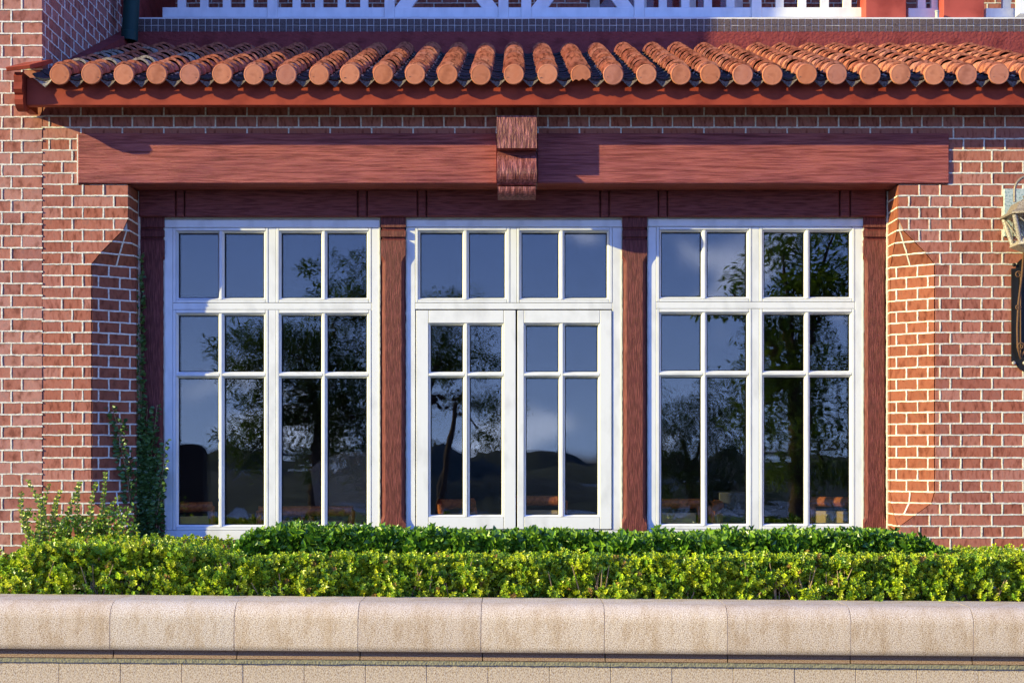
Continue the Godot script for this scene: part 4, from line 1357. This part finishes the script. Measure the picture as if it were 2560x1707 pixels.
func creepers() -> void:
	# creeping fig on the shaded post and jamb
	var c := thing("creeper", "dark green creeper climbing the shaded red post and brick jamb", "climbing plant", "", Vector3(-2.3, 0.85, -0.2))
	var inv := Transform3D(Basis(), -c.position)
	var one := MB.new()
	leaf(one, Vector3.ZERO, Vector3(0, 1, 0), Vector3(0, 0, 1), 0.03, 0.023, 0.12)
	var lm := one.mesh()
	var at := []
	var tint := []
	var st := MB.new()
	var runs := []   # [points, spread of leaves, leaves per metre]
	var zp := -0.215
	var P := func(u: float, v: float, z: float) -> Vector3: return Vector3(sx(u, z), sy(v, z), z)
	# long thin runner up the joint between brick and post
	for k in 3:
		runs.append([[P.call(348 + k * 3, 1340, zp), P.call(345 + k * 5, 1200, zp), P.call(346 + k * 3, 1050, zp), P.call(347 + k * 2, 900, zp), P.call(349, 760, zp), P.call(347, 620 + k * 60, zp)], 0.022, 130])
	for k in 8:
		var u := 345.0 + k * 7.5
		runs.append([[P.call(u, 1345, zp), P.call(u + rng.randf_range(-5, 8), 1240, zp), P.call(u + rng.randf_range(-6, 10), 1130 + absf(k - 3) * 12, zp), P.call(u + rng.randf_range(-4, 10), 1020 + absf(k - 2) * 34, zp)], 0.035, 260])
	runs.append([[P.call(362, 1330, zp), P.call(372, 1180, zp), P.call(384, 1080, zp), P.call(392, 1012, zp)], 0.02, 170])
	runs.append([[P.call(392, 1280, zp + 0.03), P.call(406, 1180, zp + 0.03), P.call(411, 1130, zp + 0.03), P.call(414, 1100, zp + 0.03)], 0.018, 190])
	runs.append([[P.call(330, 1330, -0.16), P.call(318, 1200, -0.12), P.call(304, 1130, -0.1), P.call(296, 1080, -0.09), P.call(279, 1015, -0.06)], 0.024, 200])
	runs.append([[P.call(320, 1330, -0.14), P.call(325, 1220, -0.14), P.call(300, 1110, -0.1), P.call(301, 1045, -0.1)], 0.03, 200])
	runs.append([[P.call(336, 1300, -0.17), P.call(322, 1170, -0.14), P.call(314, 1120, -0.13)], 0.04, 170])
	for r in runs:
		var pts: Array = r[0]
		var rad := []
		for q in pts.size():
			rad.append(0.003 - 0.0015 * q / pts.size())
		st.tube(pts, rad, 5)
		for q in pts.size() - 1:
			var L: float = pts[q].distance_to(pts[q + 1])
			for i in int(L * r[2]):
				var p: Vector3 = pts[q].lerp(pts[q + 1], rng.randf())
				var s := -1.0 if rng.randf() < 0.5 else 1.0
				var d := Vector3(s, rng.randf_range(-0.5, 0.6), rng.randf_range(0.1, 0.7)).normalized()
				p += Vector3(s * rng.randf() * r[1], rng.randf_range(-0.01, 0.01), rng.randf_range(0.004, 0.03))
				at.append(inv * Transform3D(aim(d, rng.randf() * TAU, rng.randf_range(0.7, 1.15)), p))
				var g := Vector3(0.07, 0.14, 0.035) * rng.randf_range(0.7, 1.4)
				tint.append(Color(g.x, g.y, g.z))
	many("foliage", lm, M.leaf, c, at, tint)
	part("stems", st.mesh(), M.twig, c, inv).set_meta("kind", "stuff")
	# loose upright shoots in front of the brick
	var s := thing("shoot_shrub", "straggling young shrub with paired leaves and long shoots before the left brick pier", "shrub", "", Vector3(-2.5, 0.85, 0.2))
	inv = Transform3D(Basis(), -s.position)
	at = []
	tint = []
	st = MB.new()
	var shoots := [[82, 1350, 52, 1228], [88, 1350, 70, 1270], [95, 1345, 95, 1235], [112, 1345, 122, 1210], [128, 1340, 68, 1200], [125, 1330, 150, 1226], [150, 1345, 140, 1240], [170, 1340, 200, 1205], [195, 1340, 196, 1205], [235, 1340, 240, 1205], [240, 1320, 262, 1180], [245, 1340, 298, 1240], [225, 1345, 300, 1265], [270, 1345, 310, 1290], [300, 1345, 325, 1270], [110, 1350, 100, 1290], [160, 1350, 170, 1285], [180, 1350, 160, 1300], [210, 1350, 215, 1290], [200, 1350, 240, 1300], [260, 1350, 258, 1300], [310, 1350, 330, 1310], [240, 1350, 190, 1290], [285, 1350, 270, 1285], [140, 1350, 185, 1300]]
	for q in shoots:
		var z0 := rng.randf_range(0.12, 0.3)
		var z1 := z0 + rng.randf_range(-0.02, 0.1)
		var a: Vector3 = P.call(q[0], q[1] + 20, z0)
		var b: Vector3 = P.call(q[2], q[3], z1)
		var bow := Vector3(rng.randf_range(-0.03, 0.03), 0.01, rng.randf_range(0.0, 0.04))
		var pts := [a, a.lerp(b, 0.35) + bow, a.lerp(b, 0.7) + bow * 0.8, b]
		st.tube(pts, [0.0035, 0.003, 0.0022, 0.0012], 5)
		var curve := Curve3D.new()
		for p in pts:
			curve.add_point(p)
		var L := curve.get_baked_length()
		var n := int(L / 0.013)
		for i in n:
			var p := curve.sample_baked(L * (i + 0.5) / n)
			var turn := i * 1.3
			for e in [0.0, PI]:
				var d := Vector3(cos(turn + e), 0.35, sin(turn + e) * 0.8)
				at.append(inv * Transform3D(aim(d, rng.randf() * 0.6, lerpf(0.95, 0.6, float(i) / n) * rng.randf_range(0.8, 1.15)), p))
				var g := Vector3(0.16, 0.26, 0.03).lerp(Vector3(0.34, 0.42, 0.03), rng.randf())
				tint.append(Color(g.x, g.y, g.z))
		# fuller low down
		if q[3] > 1260:
			for i in 60:
				var p := a.lerp(b, rng.randf()) + Vector3(rng.randf_range(-0.05, 0.05), rng.randf_range(-0.02, 0.02), rng.randf_range(-0.03, 0.05))
				at.append(inv * Transform3D(aim(Vector3(rng.randf_range(-1, 1), 0.5, rng.randf_range(-0.4, 1)), rng.randf() * TAU, rng.randf_range(0.6, 1.0)), p))
				var g := Vector3(0.18, 0.30, 0.03) * rng.randf_range(0.7, 1.4)
				tint.append(Color(g.x, g.y, g.z))
	many("foliage", lm, M.leaf, s, at, tint)
	part("stems", st.mesh(), M.twig, s, inv).set_meta("kind", "stuff")

# ------------------------------------------------------------------ lantern on the right
func lantern() -> void:
	var zc := 0.17
	var x := sx(2592, zc)
	var l := thing("wall_lantern", "ornate grey metal wall lantern with glass panels at the right edge", "lantern", "", Vector3(x, sy(655, zc), zc))
	var y := func(v: float) -> float: return sy(v, zc) - sy(655, zc)
	var r := func(d: float) -> float: return sl(d, zc)
	var mb := MB.new()
	var tn := PI / 6
	mb.lathe([Vector2(r.call(88), y.call(541)), Vector2(r.call(88), y.call(536)), Vector2(r.call(72), y.call(528)), Vector2(r.call(60), y.call(508)), Vector2(r.call(40), y.call(504)), Vector2(r.call(38), y.call(499)), Vector2(r.call(30), y.call(494)), Vector2(r.call(12), y.call(478)), Vector2(0.001, y.call(470))], 6, Vector3.ZERO, tn)
	mb.lathe([Vector2(0.001, y.call(541)), Vector2(r.call(88), y.call(541))], 6, Vector3.ZERO, tn)
	part("hood", mb.mesh(), M.lamp_hood, l)
	for k in 6:
		var a := TAU * k / 6 + tn
		var a2 := TAU * (k + 1) / 6 + tn
		var p0 := Vector3(cos(a) * r.call(78), y.call(542), sin(a) * r.call(78))
		var p1 := Vector3(cos(a) * r.call(56), y.call(612), sin(a) * r.call(56))
		mb = MB.new()
		mb.tube([p0, p1], [0.015, 0.013], 8)
		part("corner_bar", mb.mesh(), M.lamp_metal, l)
		var q0 := Vector3(cos(a2) * r.call(78), y.call(542), sin(a2) * r.call(78))
		var q1 := Vector3(cos(a2) * r.call(56), y.call(612), sin(a2) * r.call(56))
		mb = MB.new()
		mb.quad(p0 * 0.97, q0 * 0.97, q1 * 0.97, p1 * 0.97, (p0 + q0) * Vector3(1, 0, 1))
		part("glass_panel", mb.mesh(), M.glass, l)
		mb = MB.new()
		mb.tube([p0.lerp(q0, 0.15).lerp(p1.lerp(q1, 0.15), 0.12), p0.lerp(q0, 0.5).lerp(p1.lerp(q1, 0.5), 0.5), p0.lerp(q0, 0.85).lerp(p1.lerp(q1, 0.85), 0.12)], [0.004, 0.004, 0.004], 5)
		mb.tube([p0.lerp(q0, 0.15).lerp(p1.lerp(q1, 0.15), 0.88), p0.lerp(q0, 0.5).lerp(p1.lerp(q1, 0.5), 0.5), p0.lerp(q0, 0.85).lerp(p1.lerp(q1, 0.85), 0.88)], [0.004, 0.004, 0.004], 5)
		part("ornament", mb.mesh(), M.lamp_metal, l)
	mb = MB.new()
	mb.lathe([Vector2(r.call(62), y.call(607)), Vector2(r.call(64), y.call(611)), Vector2(r.call(64), y.call(615)), Vector2(r.call(28), y.call(631)), Vector2(r.call(14), y.call(635)), Vector2(r.call(13), y.call(655)), Vector2(0.001, y.call(656))], 6, Vector3.ZERO, tn)
	part("base", mb.mesh(), M.lamp_metal, l)
	# loop on top, curling down
	mb = MB.new()
	var pts := []
	var rad := []
	for i in 22:
		var a := PI + 0.0 - i / 21.0 * PI * 1.75
		var rr: float = r.call(38) * (1.0 - 0.42 * i / 21.0)
		pts.append(Vector3(cos(a) * rr - r.call(16), y.call(474) + sin(a) * rr, 0))
		rad.append(0.0085)
	pts.insert(0, Vector3(pts[0].x, y.call(505), 0))
	rad.insert(0, 0.0085)
	mb.tube(pts, rad, 8)
	part("loop", mb.mesh(), M.lamp_hood, l)
	# iron back plate with scroll arm
	var bp := thing("lantern_bracket", "black iron wall plate with rusty scrollwork under the lantern", "bracket", "", Vector3(sx(2575), sy(930), 0.006))
	var Y := func(v: float) -> float: return sy(v) - sy(930)
	mb = MB.new()
	var pl := []
	var hw := sl(47)
	for i in 13:
		var a := PI * i / 12.0
		pl.append(Vector3(cos(a) * sl(36), Y.call(672) + sin(a) * sl(30), 0.006))
	pl.append(Vector3(-hw, Y.call(672), 0.006))
	pl.append(Vector3(-hw, Y.call(904), 0.006))
	for i in 13:
		var a := PI + PI * i / 12.0
		pl.append(Vector3(cos(a) * sl(36), Y.call(904) + sin(a) * sl(28), 0.006))
	pl.append(Vector3(hw, Y.call(904), 0.006))
	pl.append(Vector3(hw, Y.call(672), 0.006))
	mb.prism(pl, Vector3(0, 0, 0.01))
	part("plate", mb.mesh(), M.black_iron, bp)
	for q in [[2534, 663], [2560, 663], [2533, 908], [2560, 908], [2586, 663], [2586, 908]]:
		mb = MB.new()
		mb.lathe([Vector2(0.012, 0.0), Vector2(0.012, 0.006), Vector2(0.007, 0.010), Vector2(0.0, 0.011)], 10)
		part("bolt", mb.mesh(), M.lamp_metal if q[1] > 800 else M.black_iron, bp, Transform3D(Basis(Vector3.RIGHT, PI / 2), Vector3(sx(q[0]) - sx(2575), Y.call(q[1]), 0.011)))
	var curls := [[2547, 690, 9.0, 1.0], [2546, 770, 7.0, -1.0], [2553, 868, 10.0, 1.0]]
	var spine := []
	for q in [[2560, 640, 0.12], [2556, 690, 0.08], [2547, 760, 0.06], [2544, 820, 0.05], [2545, 870, 0.045], [2552, 898, 0.04], [2562, 880, 0.04], [2563, 860, 0.04]]:
		spine.append(Vector3(sx(q[0], q[2]) - sx(2575), Y.call(q[1]), q[2]))
	mb = MB.new()
	var rr := []
	for q in spine:
		rr.append(0.0075)
	mb.tube(spine, rr, 6)
	part("scroll_arm", mb.mesh(), M.rusty_iron, bp)
	for q in curls:
		var cp := []
		var cr := []
		for i in 18:
			var a: float = q[3] * i / 17.0 * TAU * 1.25
			var k: float = sl(q[2]) * (1.0 - 0.65 * i / 17.0)
			cp.append(Vector3(sx(q[0], 0.06) - sx(2575) + cos(a) * k, Y.call(q[1]) + sin(a) * k, 0.06))
			cr.append(0.005)
		mb = MB.new()
		mb.tube(cp, cr, 5)
		part("curl", mb.mesh(), M.rusty_iron, bp)
	mb = MB.new()
	mb.tube([Vector3(-0.062, Y.call(690), 0.02), Vector3(-0.062, Y.call(890), 0.02)], [0.005, 0.005], 5)
	mb.tube([Vector3(-0.04, Y.call(655), 0.02), Vector3(0.03, Y.call(640), 0.13)], [0.008, 0.008], 6)
	part("strut", mb.mesh(), M.rusty_iron, bp)
	var pm := thing("marble_plate", "pale blue-grey marble plate fixed to the brick behind the lantern", "plate", "", Vector3(sx(2560), sy(592), 0.004))
	mb = MB.new()
	mb.fbox(Vector3(-sl(51), 0, 0), Vector3(sl(51), sl(119), 0.016), 0.002)
	part("slab", mb.mesh(), M.marble, pm)

# ------------------------------------------------------------------ the room behind the windows
func room() -> void:
	var mb := MB.new()
	mb.box(Vector3(-5.0, 0.25, -6.5), Vector3(5.0, 0.35, -0.36))
	setting("room_floor", mb.mesh(), M.room_floor)
	mb = MB.new()
	mb.box(Vector3(-5.0, 3.3, -6.5), Vector3(5.0, 3.4, -0.36))
	setting("room_ceiling", mb.mesh(), M.room)
	mb = MB.new()
	mb.box(Vector3(-5.0, 0.25, -6.6), Vector3(5.0, 3.4, -6.5))
	mb.box(Vector3(-5.1, 0.25, -6.6), Vector3(-5.0, 3.4, -0.36))
	mb.box(Vector3(5.0, 0.25, -6.6), Vector3(5.1, 3.4, -0.36))
	mb.box(Vector3(-5.1, 0.25, -0.46), Vector3(-2.32, 3.4, -0.36))
	mb.box(Vector3(2.32, 0.25, -0.46), Vector3(5.1, 3.4, -0.36))
	mb.box(Vector3(-2.32, 0.25, -0.46), Vector3(2.32, 1.09, -0.3))
	mb.box(Vector3(-2.32, 3.06, -0.46), Vector3(2.32, 3.4, -0.36))
	for q in [[-2.32, -2.17], [-0.82, -0.66], [0.68, 0.83], [2.17, 2.32]]:
		mb.box(Vector3(q[0], 1.0, -0.4), Vector3(q[1], 3.1, -0.335))
	setting("room_wall", mb.mesh(), M.room)
	# chairs: [reading of the top rail's middle, top, depth, turn, label]
	for q in [[470.0, 1256.0, -0.62, 0.5, "wooden chair just inside the leftmost panes"], [712.0, 1266.0, -0.56, 0.12, "orange-lit wooden chair behind the left window, beside the mullion"], [812.0, 1266.0, -0.58, -0.1, "orange-lit wooden chair behind the left window, next to the muntin"], [1155.0, 1248.0, -0.75, 0.9, "wooden chair turned sideways behind the left casement"], [1345.0, 1240.0, -0.58, -0.2, "orange-topped chair with a tan studded back behind the right casement"], [1690.0, 1247.0, -0.56, 0.1, "golden wooden chair behind the right window's first pane"], [1800.0, 1252.0, -0.8, 1.3, "scroll-armed chair seen side on behind the right window"], [2090.0, 1243.0, -0.62, -0.5, "wooden chair with a studded leather back behind the last pane on the right"]]:
		chair(q[4], Vector3(sx(q[0], q[2]), 0.35, q[2]), q[3], sy(q[1], q[2]) - 0.35)
	var ac := thing("armchair", "pale brown scroll-armed armchair dimly seen behind the left window", "armchair", "", Vector3(sx(905, -1.5), 0.35, -1.5))
	mb = MB.new()
	var prof := []
	for i in 15:
		var a := PI * (0.05 + 0.9 * i / 14.0)
		prof.append(Vector3(cos(a) * 0.36, 1.12 + sin(a) * 0.16, 0))
	prof.append(Vector3(-0.3, 0.75, 0))
	prof.append(Vector3(-0.18, 0.4, 0))
	prof.append(Vector3(0.2, 0.4, 0))
	prof.append(Vector3(0.3, 0.75, 0))
	mb.prism(prof, Vector3(0, 0, 0.14))
	part("backrest", mb.mesh(), M.leather, ac)
	mb = MB.new()
	mb.lathe([Vector2(0.001, 0), Vector2(0.34, 0.0), Vector2(0.36, 0.08), Vector2(0.33, 0.14), Vector2(0.001, 0.16)], 20, Vector3(0, 0.38, 0.3))
	part("seat", mb.mesh(), M.leather, ac)
	for q in [-1.0, 1.0]:
		mb = MB.new()
		mb.tube([Vector3(q * 0.36, 0.66, 0.02), Vector3(q * 0.37, 0.64, 0.5)], [0.075, 0.085], 12)
		part("armrest", mb.mesh(), M.leather, ac)
		mb = MB.new()
		mb.tube([Vector3(q * 0.25, 0.4, 0.5), Vector3(q * 0.26, 0.0, 0.52)], [0.03, 0.02], 8)
		part("leg", mb.mesh(), M.chair_wood, ac)
	var cab := thing("slate_panel", "grey upright panel standing behind the right window beside the scroll-armed chair", "panel", "", Vector3(sx(1836, -1.0), 0.35, -1.0))
	mb = MB.new()
	mb.fbox(Vector3(-0.1, 0, -0.3), Vector3(0.1, sy(1231, -1.0) - 0.35, 0.0), 0.006)
	part("panel_body", mb.mesh(), M.slate, cab)
	mb = MB.new()
	mb.fbox(Vector3(-0.1, 0, 0.0), Vector3(-0.06, 0.3, 0.01), 0.003)
	part("foot", mb.mesh(), M.slate, cab)

func chair(label: String, at: Vector3, turn: float, h: float) -> void:
	var c := thing("dining_chair", label, "chair", "chairs inside the room", at)
	c.rotation.y = turn + PI
	var mb := MB.new()
	# curved top rail, rolled over
	var n := 8
	for i in n:
		var x0 := lerpf(-0.17, 0.17, float(i) / n)
		var x1 := lerpf(-0.17, 0.17, float(i + 1) / n)
		var z0 := 0.05 * (x0 / 0.17) * (x0 / 0.17)
		var z1 := 0.05 * (x1 / 0.17) * (x1 / 0.17)
		for k in 10:
			var a0 := TAU * k / 10
			var a1 := TAU * (k + 1) / 10
			var p := func(x: float, z: float, a: float) -> Vector3: return Vector3(x, h - 0.03 + sin(a) * 0.034, z + cos(a) * 0.026)
			mb.squad(p.call(x0, z0, a0), p.call(x1, z1, a0), p.call(x1, z1, a1), p.call(x0, z0, a1), Vector3(0, sin(a0), cos(a0)), Vector3(0, sin(a0), cos(a0)), Vector3(0, sin(a1), cos(a1)), Vector3(0, sin(a1), cos(a1)))
	part("top_rail", mb.mesh(), M.chair_wood, c)
	for q in [-1.0, 1.0]:
		mb = MB.new()
		mb.tube([Vector3(q * 0.2, 0.0, -0.06), Vector3(q * 0.205, 0.44, 0.0), Vector3(q * 0.16, h - 0.25, 0.0), Vector3(q * 0.165, h - 0.03, 0.05)], [0.018, 0.024, 0.024, 0.022], 8)
		part("leg", mb.mesh(), M.chair_wood, c)
		mb = MB.new()
		mb.tube([Vector3(q * 0.2, 0.44, 0.42), Vector3(q * 0.19, 0.2, 0.42), Vector3(q * 0.19, 0.0, 0.43)], [0.026, 0.02, 0.015], 8)
		part("leg", mb.mesh(), M.chair_wood, c)
	mb = MB.new()
	mb.fbox(Vector3(-0.13, 0.52, -0.005), Vector3(0.13, h - 0.09, 0.035), 0.012)
	var back := part("backrest", mb.mesh(), M.chair_pad, c)
	mb = MB.new()
	for i in 9:
		var x := lerpf(-0.115, 0.115, i / 8.0)
		mb.lathe([Vector2(0.008, 0.0), Vector2(0.006, 0.004), Vector2(0.0, 0.006)], 9, Vector3(x, 0, 0))
	part("stud_row", mb.mesh(), M.brass, back, Transform3D(Basis(Vector3.RIGHT, PI / 2), Vector3(0, h - 0.11, 0.036)))
	mb = MB.new()
	mb.fbox(Vector3(-0.22, 0.40, -0.02), Vector3(0.22, 0.49, 0.46), 0.015)
	part("seat", mb.mesh(), M.chair_pad, c)

# ------------------------------------------------------------------ what stands across the street, seen only mirrored in the panes
func tree(label: String, at: Vector3, trunks: Array, clumps: Array, leaf_len: float, per: int, color: Vector3, droop: float) -> void:
	var t := thing("street_tree", label, "tree", "trees across the street", at)
	var mb := MB.new()
	for q in trunks:
		mb.tube(q[0], q[1], 8)
	for c in clumps:
		var base: Vector3 = trunks[0][0][trunks[0][0].size() - 1]
		mb.tube([base, base.lerp(c[0], 0.5) + Vector3(0, 0.1, 0), c[0]], [0.05, 0.03, 0.012], 6)
	part("trunk", mb.mesh(), M.trunk, t)
	var lm := MB.new()
	var r := RandomNumberGenerator.new()
	r.seed = 77
	for i in 7:
		var d := Vector3(r.randf_range(-1, 1), r.randf_range(-droop, 0.8 - droop * 0.6), r.randf_range(-1, 1)).normalized()
		leaf(lm, Vector3(r.randf_range(-1, 1), r.randf_range(-1, 1), r.randf_range(-1, 1)) * leaf_len * 0.8, d, Vector3.UP, leaf_len * r.randf_range(0.8, 1.1), leaf_len * 0.36, 0.15)
	var at2 := []
	var tint := []
	for c in clumps:
		for i in int(per * c[1] * c[1] / 9.0):
			var d: Vector3 = Vector3(rng.randfn(), rng.randfn() * 0.8, rng.randfn()).normalized() * pow(rng.randf(), 0.4) * c[1]
			var tw := rng.randf_range(0.05, 0.13)
			for k in 9:
				var e := Vector3(rng.randfn() * 1.5, rng.randfn() * 0.6 - 0.4 * droop, rng.randfn()) * tw
				at2.append(Transform3D(Basis(Vector3.UP, rng.randf() * TAU).scaled(Vector3.ONE * rng.randf_range(0.7, 1.2)), c[0] + d + e))
				var g := color * rng.randf_range(0.7, 1.4)
				tint.append(Color(g.x, g.y, g.z))
	many("crown", lm.mesh(), M.tree_leaf, t, at2, tint)

func across() -> void:
	var G := Vector3(0.12, 0.19, 0.045)
	# mirrored far left
	tree("leafy street tree mirrored across the left window's panes", Vector3(-3.0, 0, 12), [[[Vector3.ZERO, Vector3(0.05, 1.2, 0), Vector3(0.1, 2.3, 0)], [0.14, 0.11, 0.08]]],
		[[Vector3(-1.0, 3.1, 0.2), 0.55], [Vector3(-0.35, 3.2, -0.1), 0.62], [Vector3(0.45, 3.9, 0), 0.72], [Vector3(0.3, 2.9, 0.3), 0.8], [Vector3(0.75, 2.2, -0.2), 0.75], [Vector3(-0.2, 2.3, 0.1), 0.6], [Vector3(-0.75, 2.3, 0.2), 0.4], [Vector3(-0.9, 1.7, 0), 0.45], [Vector3(0.3, 1.7, 0.3), 0.7]], 0.10, 760, G, 0.5)
	tree("slender two-stemmed tree mirrored in the left casement", Vector3(-1.25, 0, 16), [[[Vector3(-0.3, 0, 0), Vector3(-0.42, 1.1, 0), Vector3(-0.3, 2.6, 0)], [0.1, 0.08, 0.05]], [[Vector3(-0.1, 0, 0), Vector3(0.05, 1.2, 0), Vector3(0.3, 2.7, 0)], [0.08, 0.06, 0.04]]],
		[[Vector3(-0.5, 3.9, 0), 0.5], [Vector3(0.25, 4.1, 0), 0.5], [Vector3(-0.4, 3.2, 0.2), 0.6], [Vector3(0.35, 3.3, 0), 0.65], [Vector3(0.75, 2.5, 0.1), 0.5], [Vector3(0.85, 1.95, 0.1), 0.32]], 0.09, 700, G, 0.7)
	tree("broad-leaved tree with hanging leaves mirrored in the right window", Vector3(3.3, 0, 7.5), [[[Vector3.ZERO, Vector3(0.05, 1.2, 0), Vector3(0.0, 2.4, 0)], [0.12, 0.1, 0.07]]],
		[[Vector3(-0.75, 3.5, 0), 0.4], [Vector3(-0.15, 4.0, 0.1), 0.5], [Vector3(0.45, 4.2, 0), 0.5], [Vector3(-0.2, 3.3, 0.1), 0.6], [Vector3(0.4, 3.6, 0), 0.6], [Vector3(0.1, 2.7, -0.1), 0.7], [Vector3(-0.45, 2.4, 0.1), 0.5], [Vector3(0.2, 1.9, 0), 0.75], [Vector3(-0.5, 2.0, 0), 0.3], [Vector3(0.4, 1.3, 0.1), 0.6]], 0.12, 330, Vector3(0.18, 0.27, 0.04), 0.8)
	tree("low bushy tree mirrored in the right window's lower panes", Vector3(2.9, 0, 14), [[[Vector3.ZERO, Vector3(0.02, 0.6, 0), Vector3(0, 1.3, 0)], [0.1, 0.08, 0.06]]],
		[[Vector3(-0.3, 2.2, 0), 0.55], [Vector3(0.4, 2.3, 0), 0.6], [Vector3(-0.4, 1.5, 0), 0.6], [Vector3(0.3, 1.5, 0.1), 0.7], [Vector3(-0.1, 0.9, 0), 0.7], [Vector3(0.8, 1.0, 0), 0.6]], 0.075, 800, Vector3(0.10, 0.16, 0.04), 0.4)
	# dark cabinet mirrored in the leftmost pane
	var cab := thing("street_cabinet", "dark round-shouldered street cabinet mirrored in the leftmost bottom pane", "cabinet", "", Vector3(-4.25, 0, 9.6))
	var mb := MB.new()
	var pts := []
	for i in 9:
		var a := PI / 2 * i / 8.0
		pts.append(Vector3(0.05 + cos(a) * 0.14, 1.58 + sin(a) * 0.18, 0))
	pts.append(Vector3(-0.19, 1.74, 0))
	pts.append(Vector3(-0.19, 0.08, 0))
	pts.append(Vector3(0.19, 0.08, 0))
	mb.prism(pts, Vector3(0, 0, 0.3))
	part("cabinet_body", mb.mesh(), M.dark_cabinet, cab)
	mb = MB.new()
	mb.box(Vector3(-0.22, 0, -0.18), Vector3(0.22, 0.08, 0.18))
	part("plinth", mb.mesh(), M.paving, cab)

func land() -> void:
	# ground: level to the far kerb, then falling to the shore of a bay with low hills beyond
	var mb := MB.new()
	var prof := [[-400.0, 0.0], [1.3, 0.0], [21.0, 0.0], [30.0, -2.0], [60.0, -9.0], [130.0, -27.0], [180.0, -34.0]]
	for i in prof.size() - 1:
		mb.quad(Vector3(-900, prof[i][1], prof[i][0]), Vector3(900, prof[i][1], prof[i][0]), Vector3(900, prof[i + 1][1], prof[i + 1][0]), Vector3(-900, prof[i + 1][1], prof[i + 1][0]), Vector3.UP)
	setting("ground", mb.mesh(), M.paving)
	mb = MB.new()
	mb.quad(Vector3(-6000, -31, 120), Vector3(6000, -31, 120), Vector3(6000, -31, 5000), Vector3(-6000, -31, 5000), Vector3.UP)
	setting("water", mb.mesh(), M.water)
	var fn := FastNoiseLite.new()
	fn.seed = 3
	fn.frequency = 0.004
	fn.fractal_octaves = 4
	for q in [[1050.0, 22.0, 0.0], [1900.0, 46.0, 500.0], [3000.0, 66.0, 900.0]]:
		mb = MB.new()
		var last := []
		for i in 121:
			var x := lerpf(-3200, 3200, i / 120.0)
			var h: float = q[1] * (0.55 + 0.75 * fn.get_noise_2d(x * 0.9 + q[2], q[0]))
			if q[0] < 1500:
				h += 26.0 * exp(-pow((x + 70.0) / 60.0, 2.0))
			var ring := []
			for s in 7:
				var t := s / 6.0
				ring.append(Vector3(x, -33.0 + maxf(h, 4.0) * sin(t * PI), q[0] + (t - 0.5) * 500.0))
			if last.size():
				for s in 6:
					mb.quad(last[s], ring[s], ring[s + 1], last[s + 1], Vector3(0, 1, 0))
			last = ring
		setting("hill", mb.mesh(), M.hill)

# ------------------------------------------------------------------ sky with low cumulus near the horizon
func cloud_cover() -> ImageTexture:
	var w := 1024
	var h := 512
	var fa := FastNoiseLite.new()
	fa.seed = 9
	fa.frequency = 1.0
	fa.fractal_octaves = 6
	fa.fractal_gain = 0.52
	var im := Image.create(w, h, false, Image.FORMAT_RGBA8)
	im.fill(Color(0, 0, 0, 0))
	for j in range(0, h / 2):
		var el := (0.5 - (j + 0.5) / h) * PI
		if el > 0.5:
			continue
		for i in w:
			var az := TAU * (i + 0.5) / w
			var d := Vector3(cos(el) * cos(az), sin(el) * 2.6, cos(el) * sin(az))
			var n := fa.get_noise_3dv(d * 3.4) + fa.get_noise_3dv(d * 11.0) * 0.25
			var band := smoothstep(0.30, 0.06, el)
			var a := smoothstep(0.19, 0.30, n + band * 0.12 - 0.10) * smoothstep(0.5, 0.2, el)
			if a > 0.0:
				im.set_pixel(i, j, Color(1, 1, 1, a * 0.75))
	return ImageTexture.create_from_image(im)

func _ready() -> void:
	rng.seed = 20240
	# camera: level, lens shifted up
	var cam := Camera3D.new()
	cam.name = "camera"
	cam.projection = Camera3D.PROJECTION_FRUSTUM
	cam.near = 0.1
	cam.far = 9000.0
	cam.size = 2.0 * 0.1 * 853.5 / F
	cam.frustum_offset = Vector2(0.1 * (1280.0 - 1283.0) / F, 0.1 * (1140.0 - 853.5) / F)
	cam.position = Vector3(0, EYE, CAM)
	add_child(cam)
	cam.current = true
	var sky := ProceduralSkyMaterial.new()
	sky.sky_top_color = Color(0.24, 0.385, 0.72)
	sky.sky_horizon_color = Color(0.59, 0.71, 0.91)
	sky.sky_curve = 0.1
	sky.ground_bottom_color = Color(0.28, 0.27, 0.26)
	sky.ground_horizon_color = Color(0.5, 0.55, 0.62)
	sky.sky_cover = cloud_cover()
	sky.sky_cover_modulate = Color(0.75, 0.75, 0.75)
	sky.sun_angle_max = 8.0
	sky.energy_multiplier = 1.0
	var env := Environment.new()
	env.background_mode = Environment.BG_SKY
	env.sky = Sky.new()
	env.sky.sky_material = sky
	env.background_energy_multiplier = 1.75
	env.tonemap_mode = Environment.TONE_MAPPER_LINEAR
	env.tonemap_exposure = 1.65
	env.sdfgi_enabled = true
	env.ssao_enabled = true
	env.ssil_enabled = true
	var we := WorldEnvironment.new()
	we.name = "environment"
	we.environment = env
	add_child(we)
	var sun := DirectionalLight3D.new()
	sun.name = "sun"
	sun.light_energy = 1.6
	sun.light_color = Color(1.0, 0.945, 0.66)
	sun.light_angular_distance = 0.53
	sun.shadow_enabled = true
	add_child(sun)
	sun.look_at_from_position(Vector3.ZERO, SUN, Vector3.UP)
	make_materials()
	land()
	masonry()
	timber()
	windows()
	roof()
	upper_floor()
	planter_wall()
	room()
	hedges()
	creepers()
	lantern()
	across()
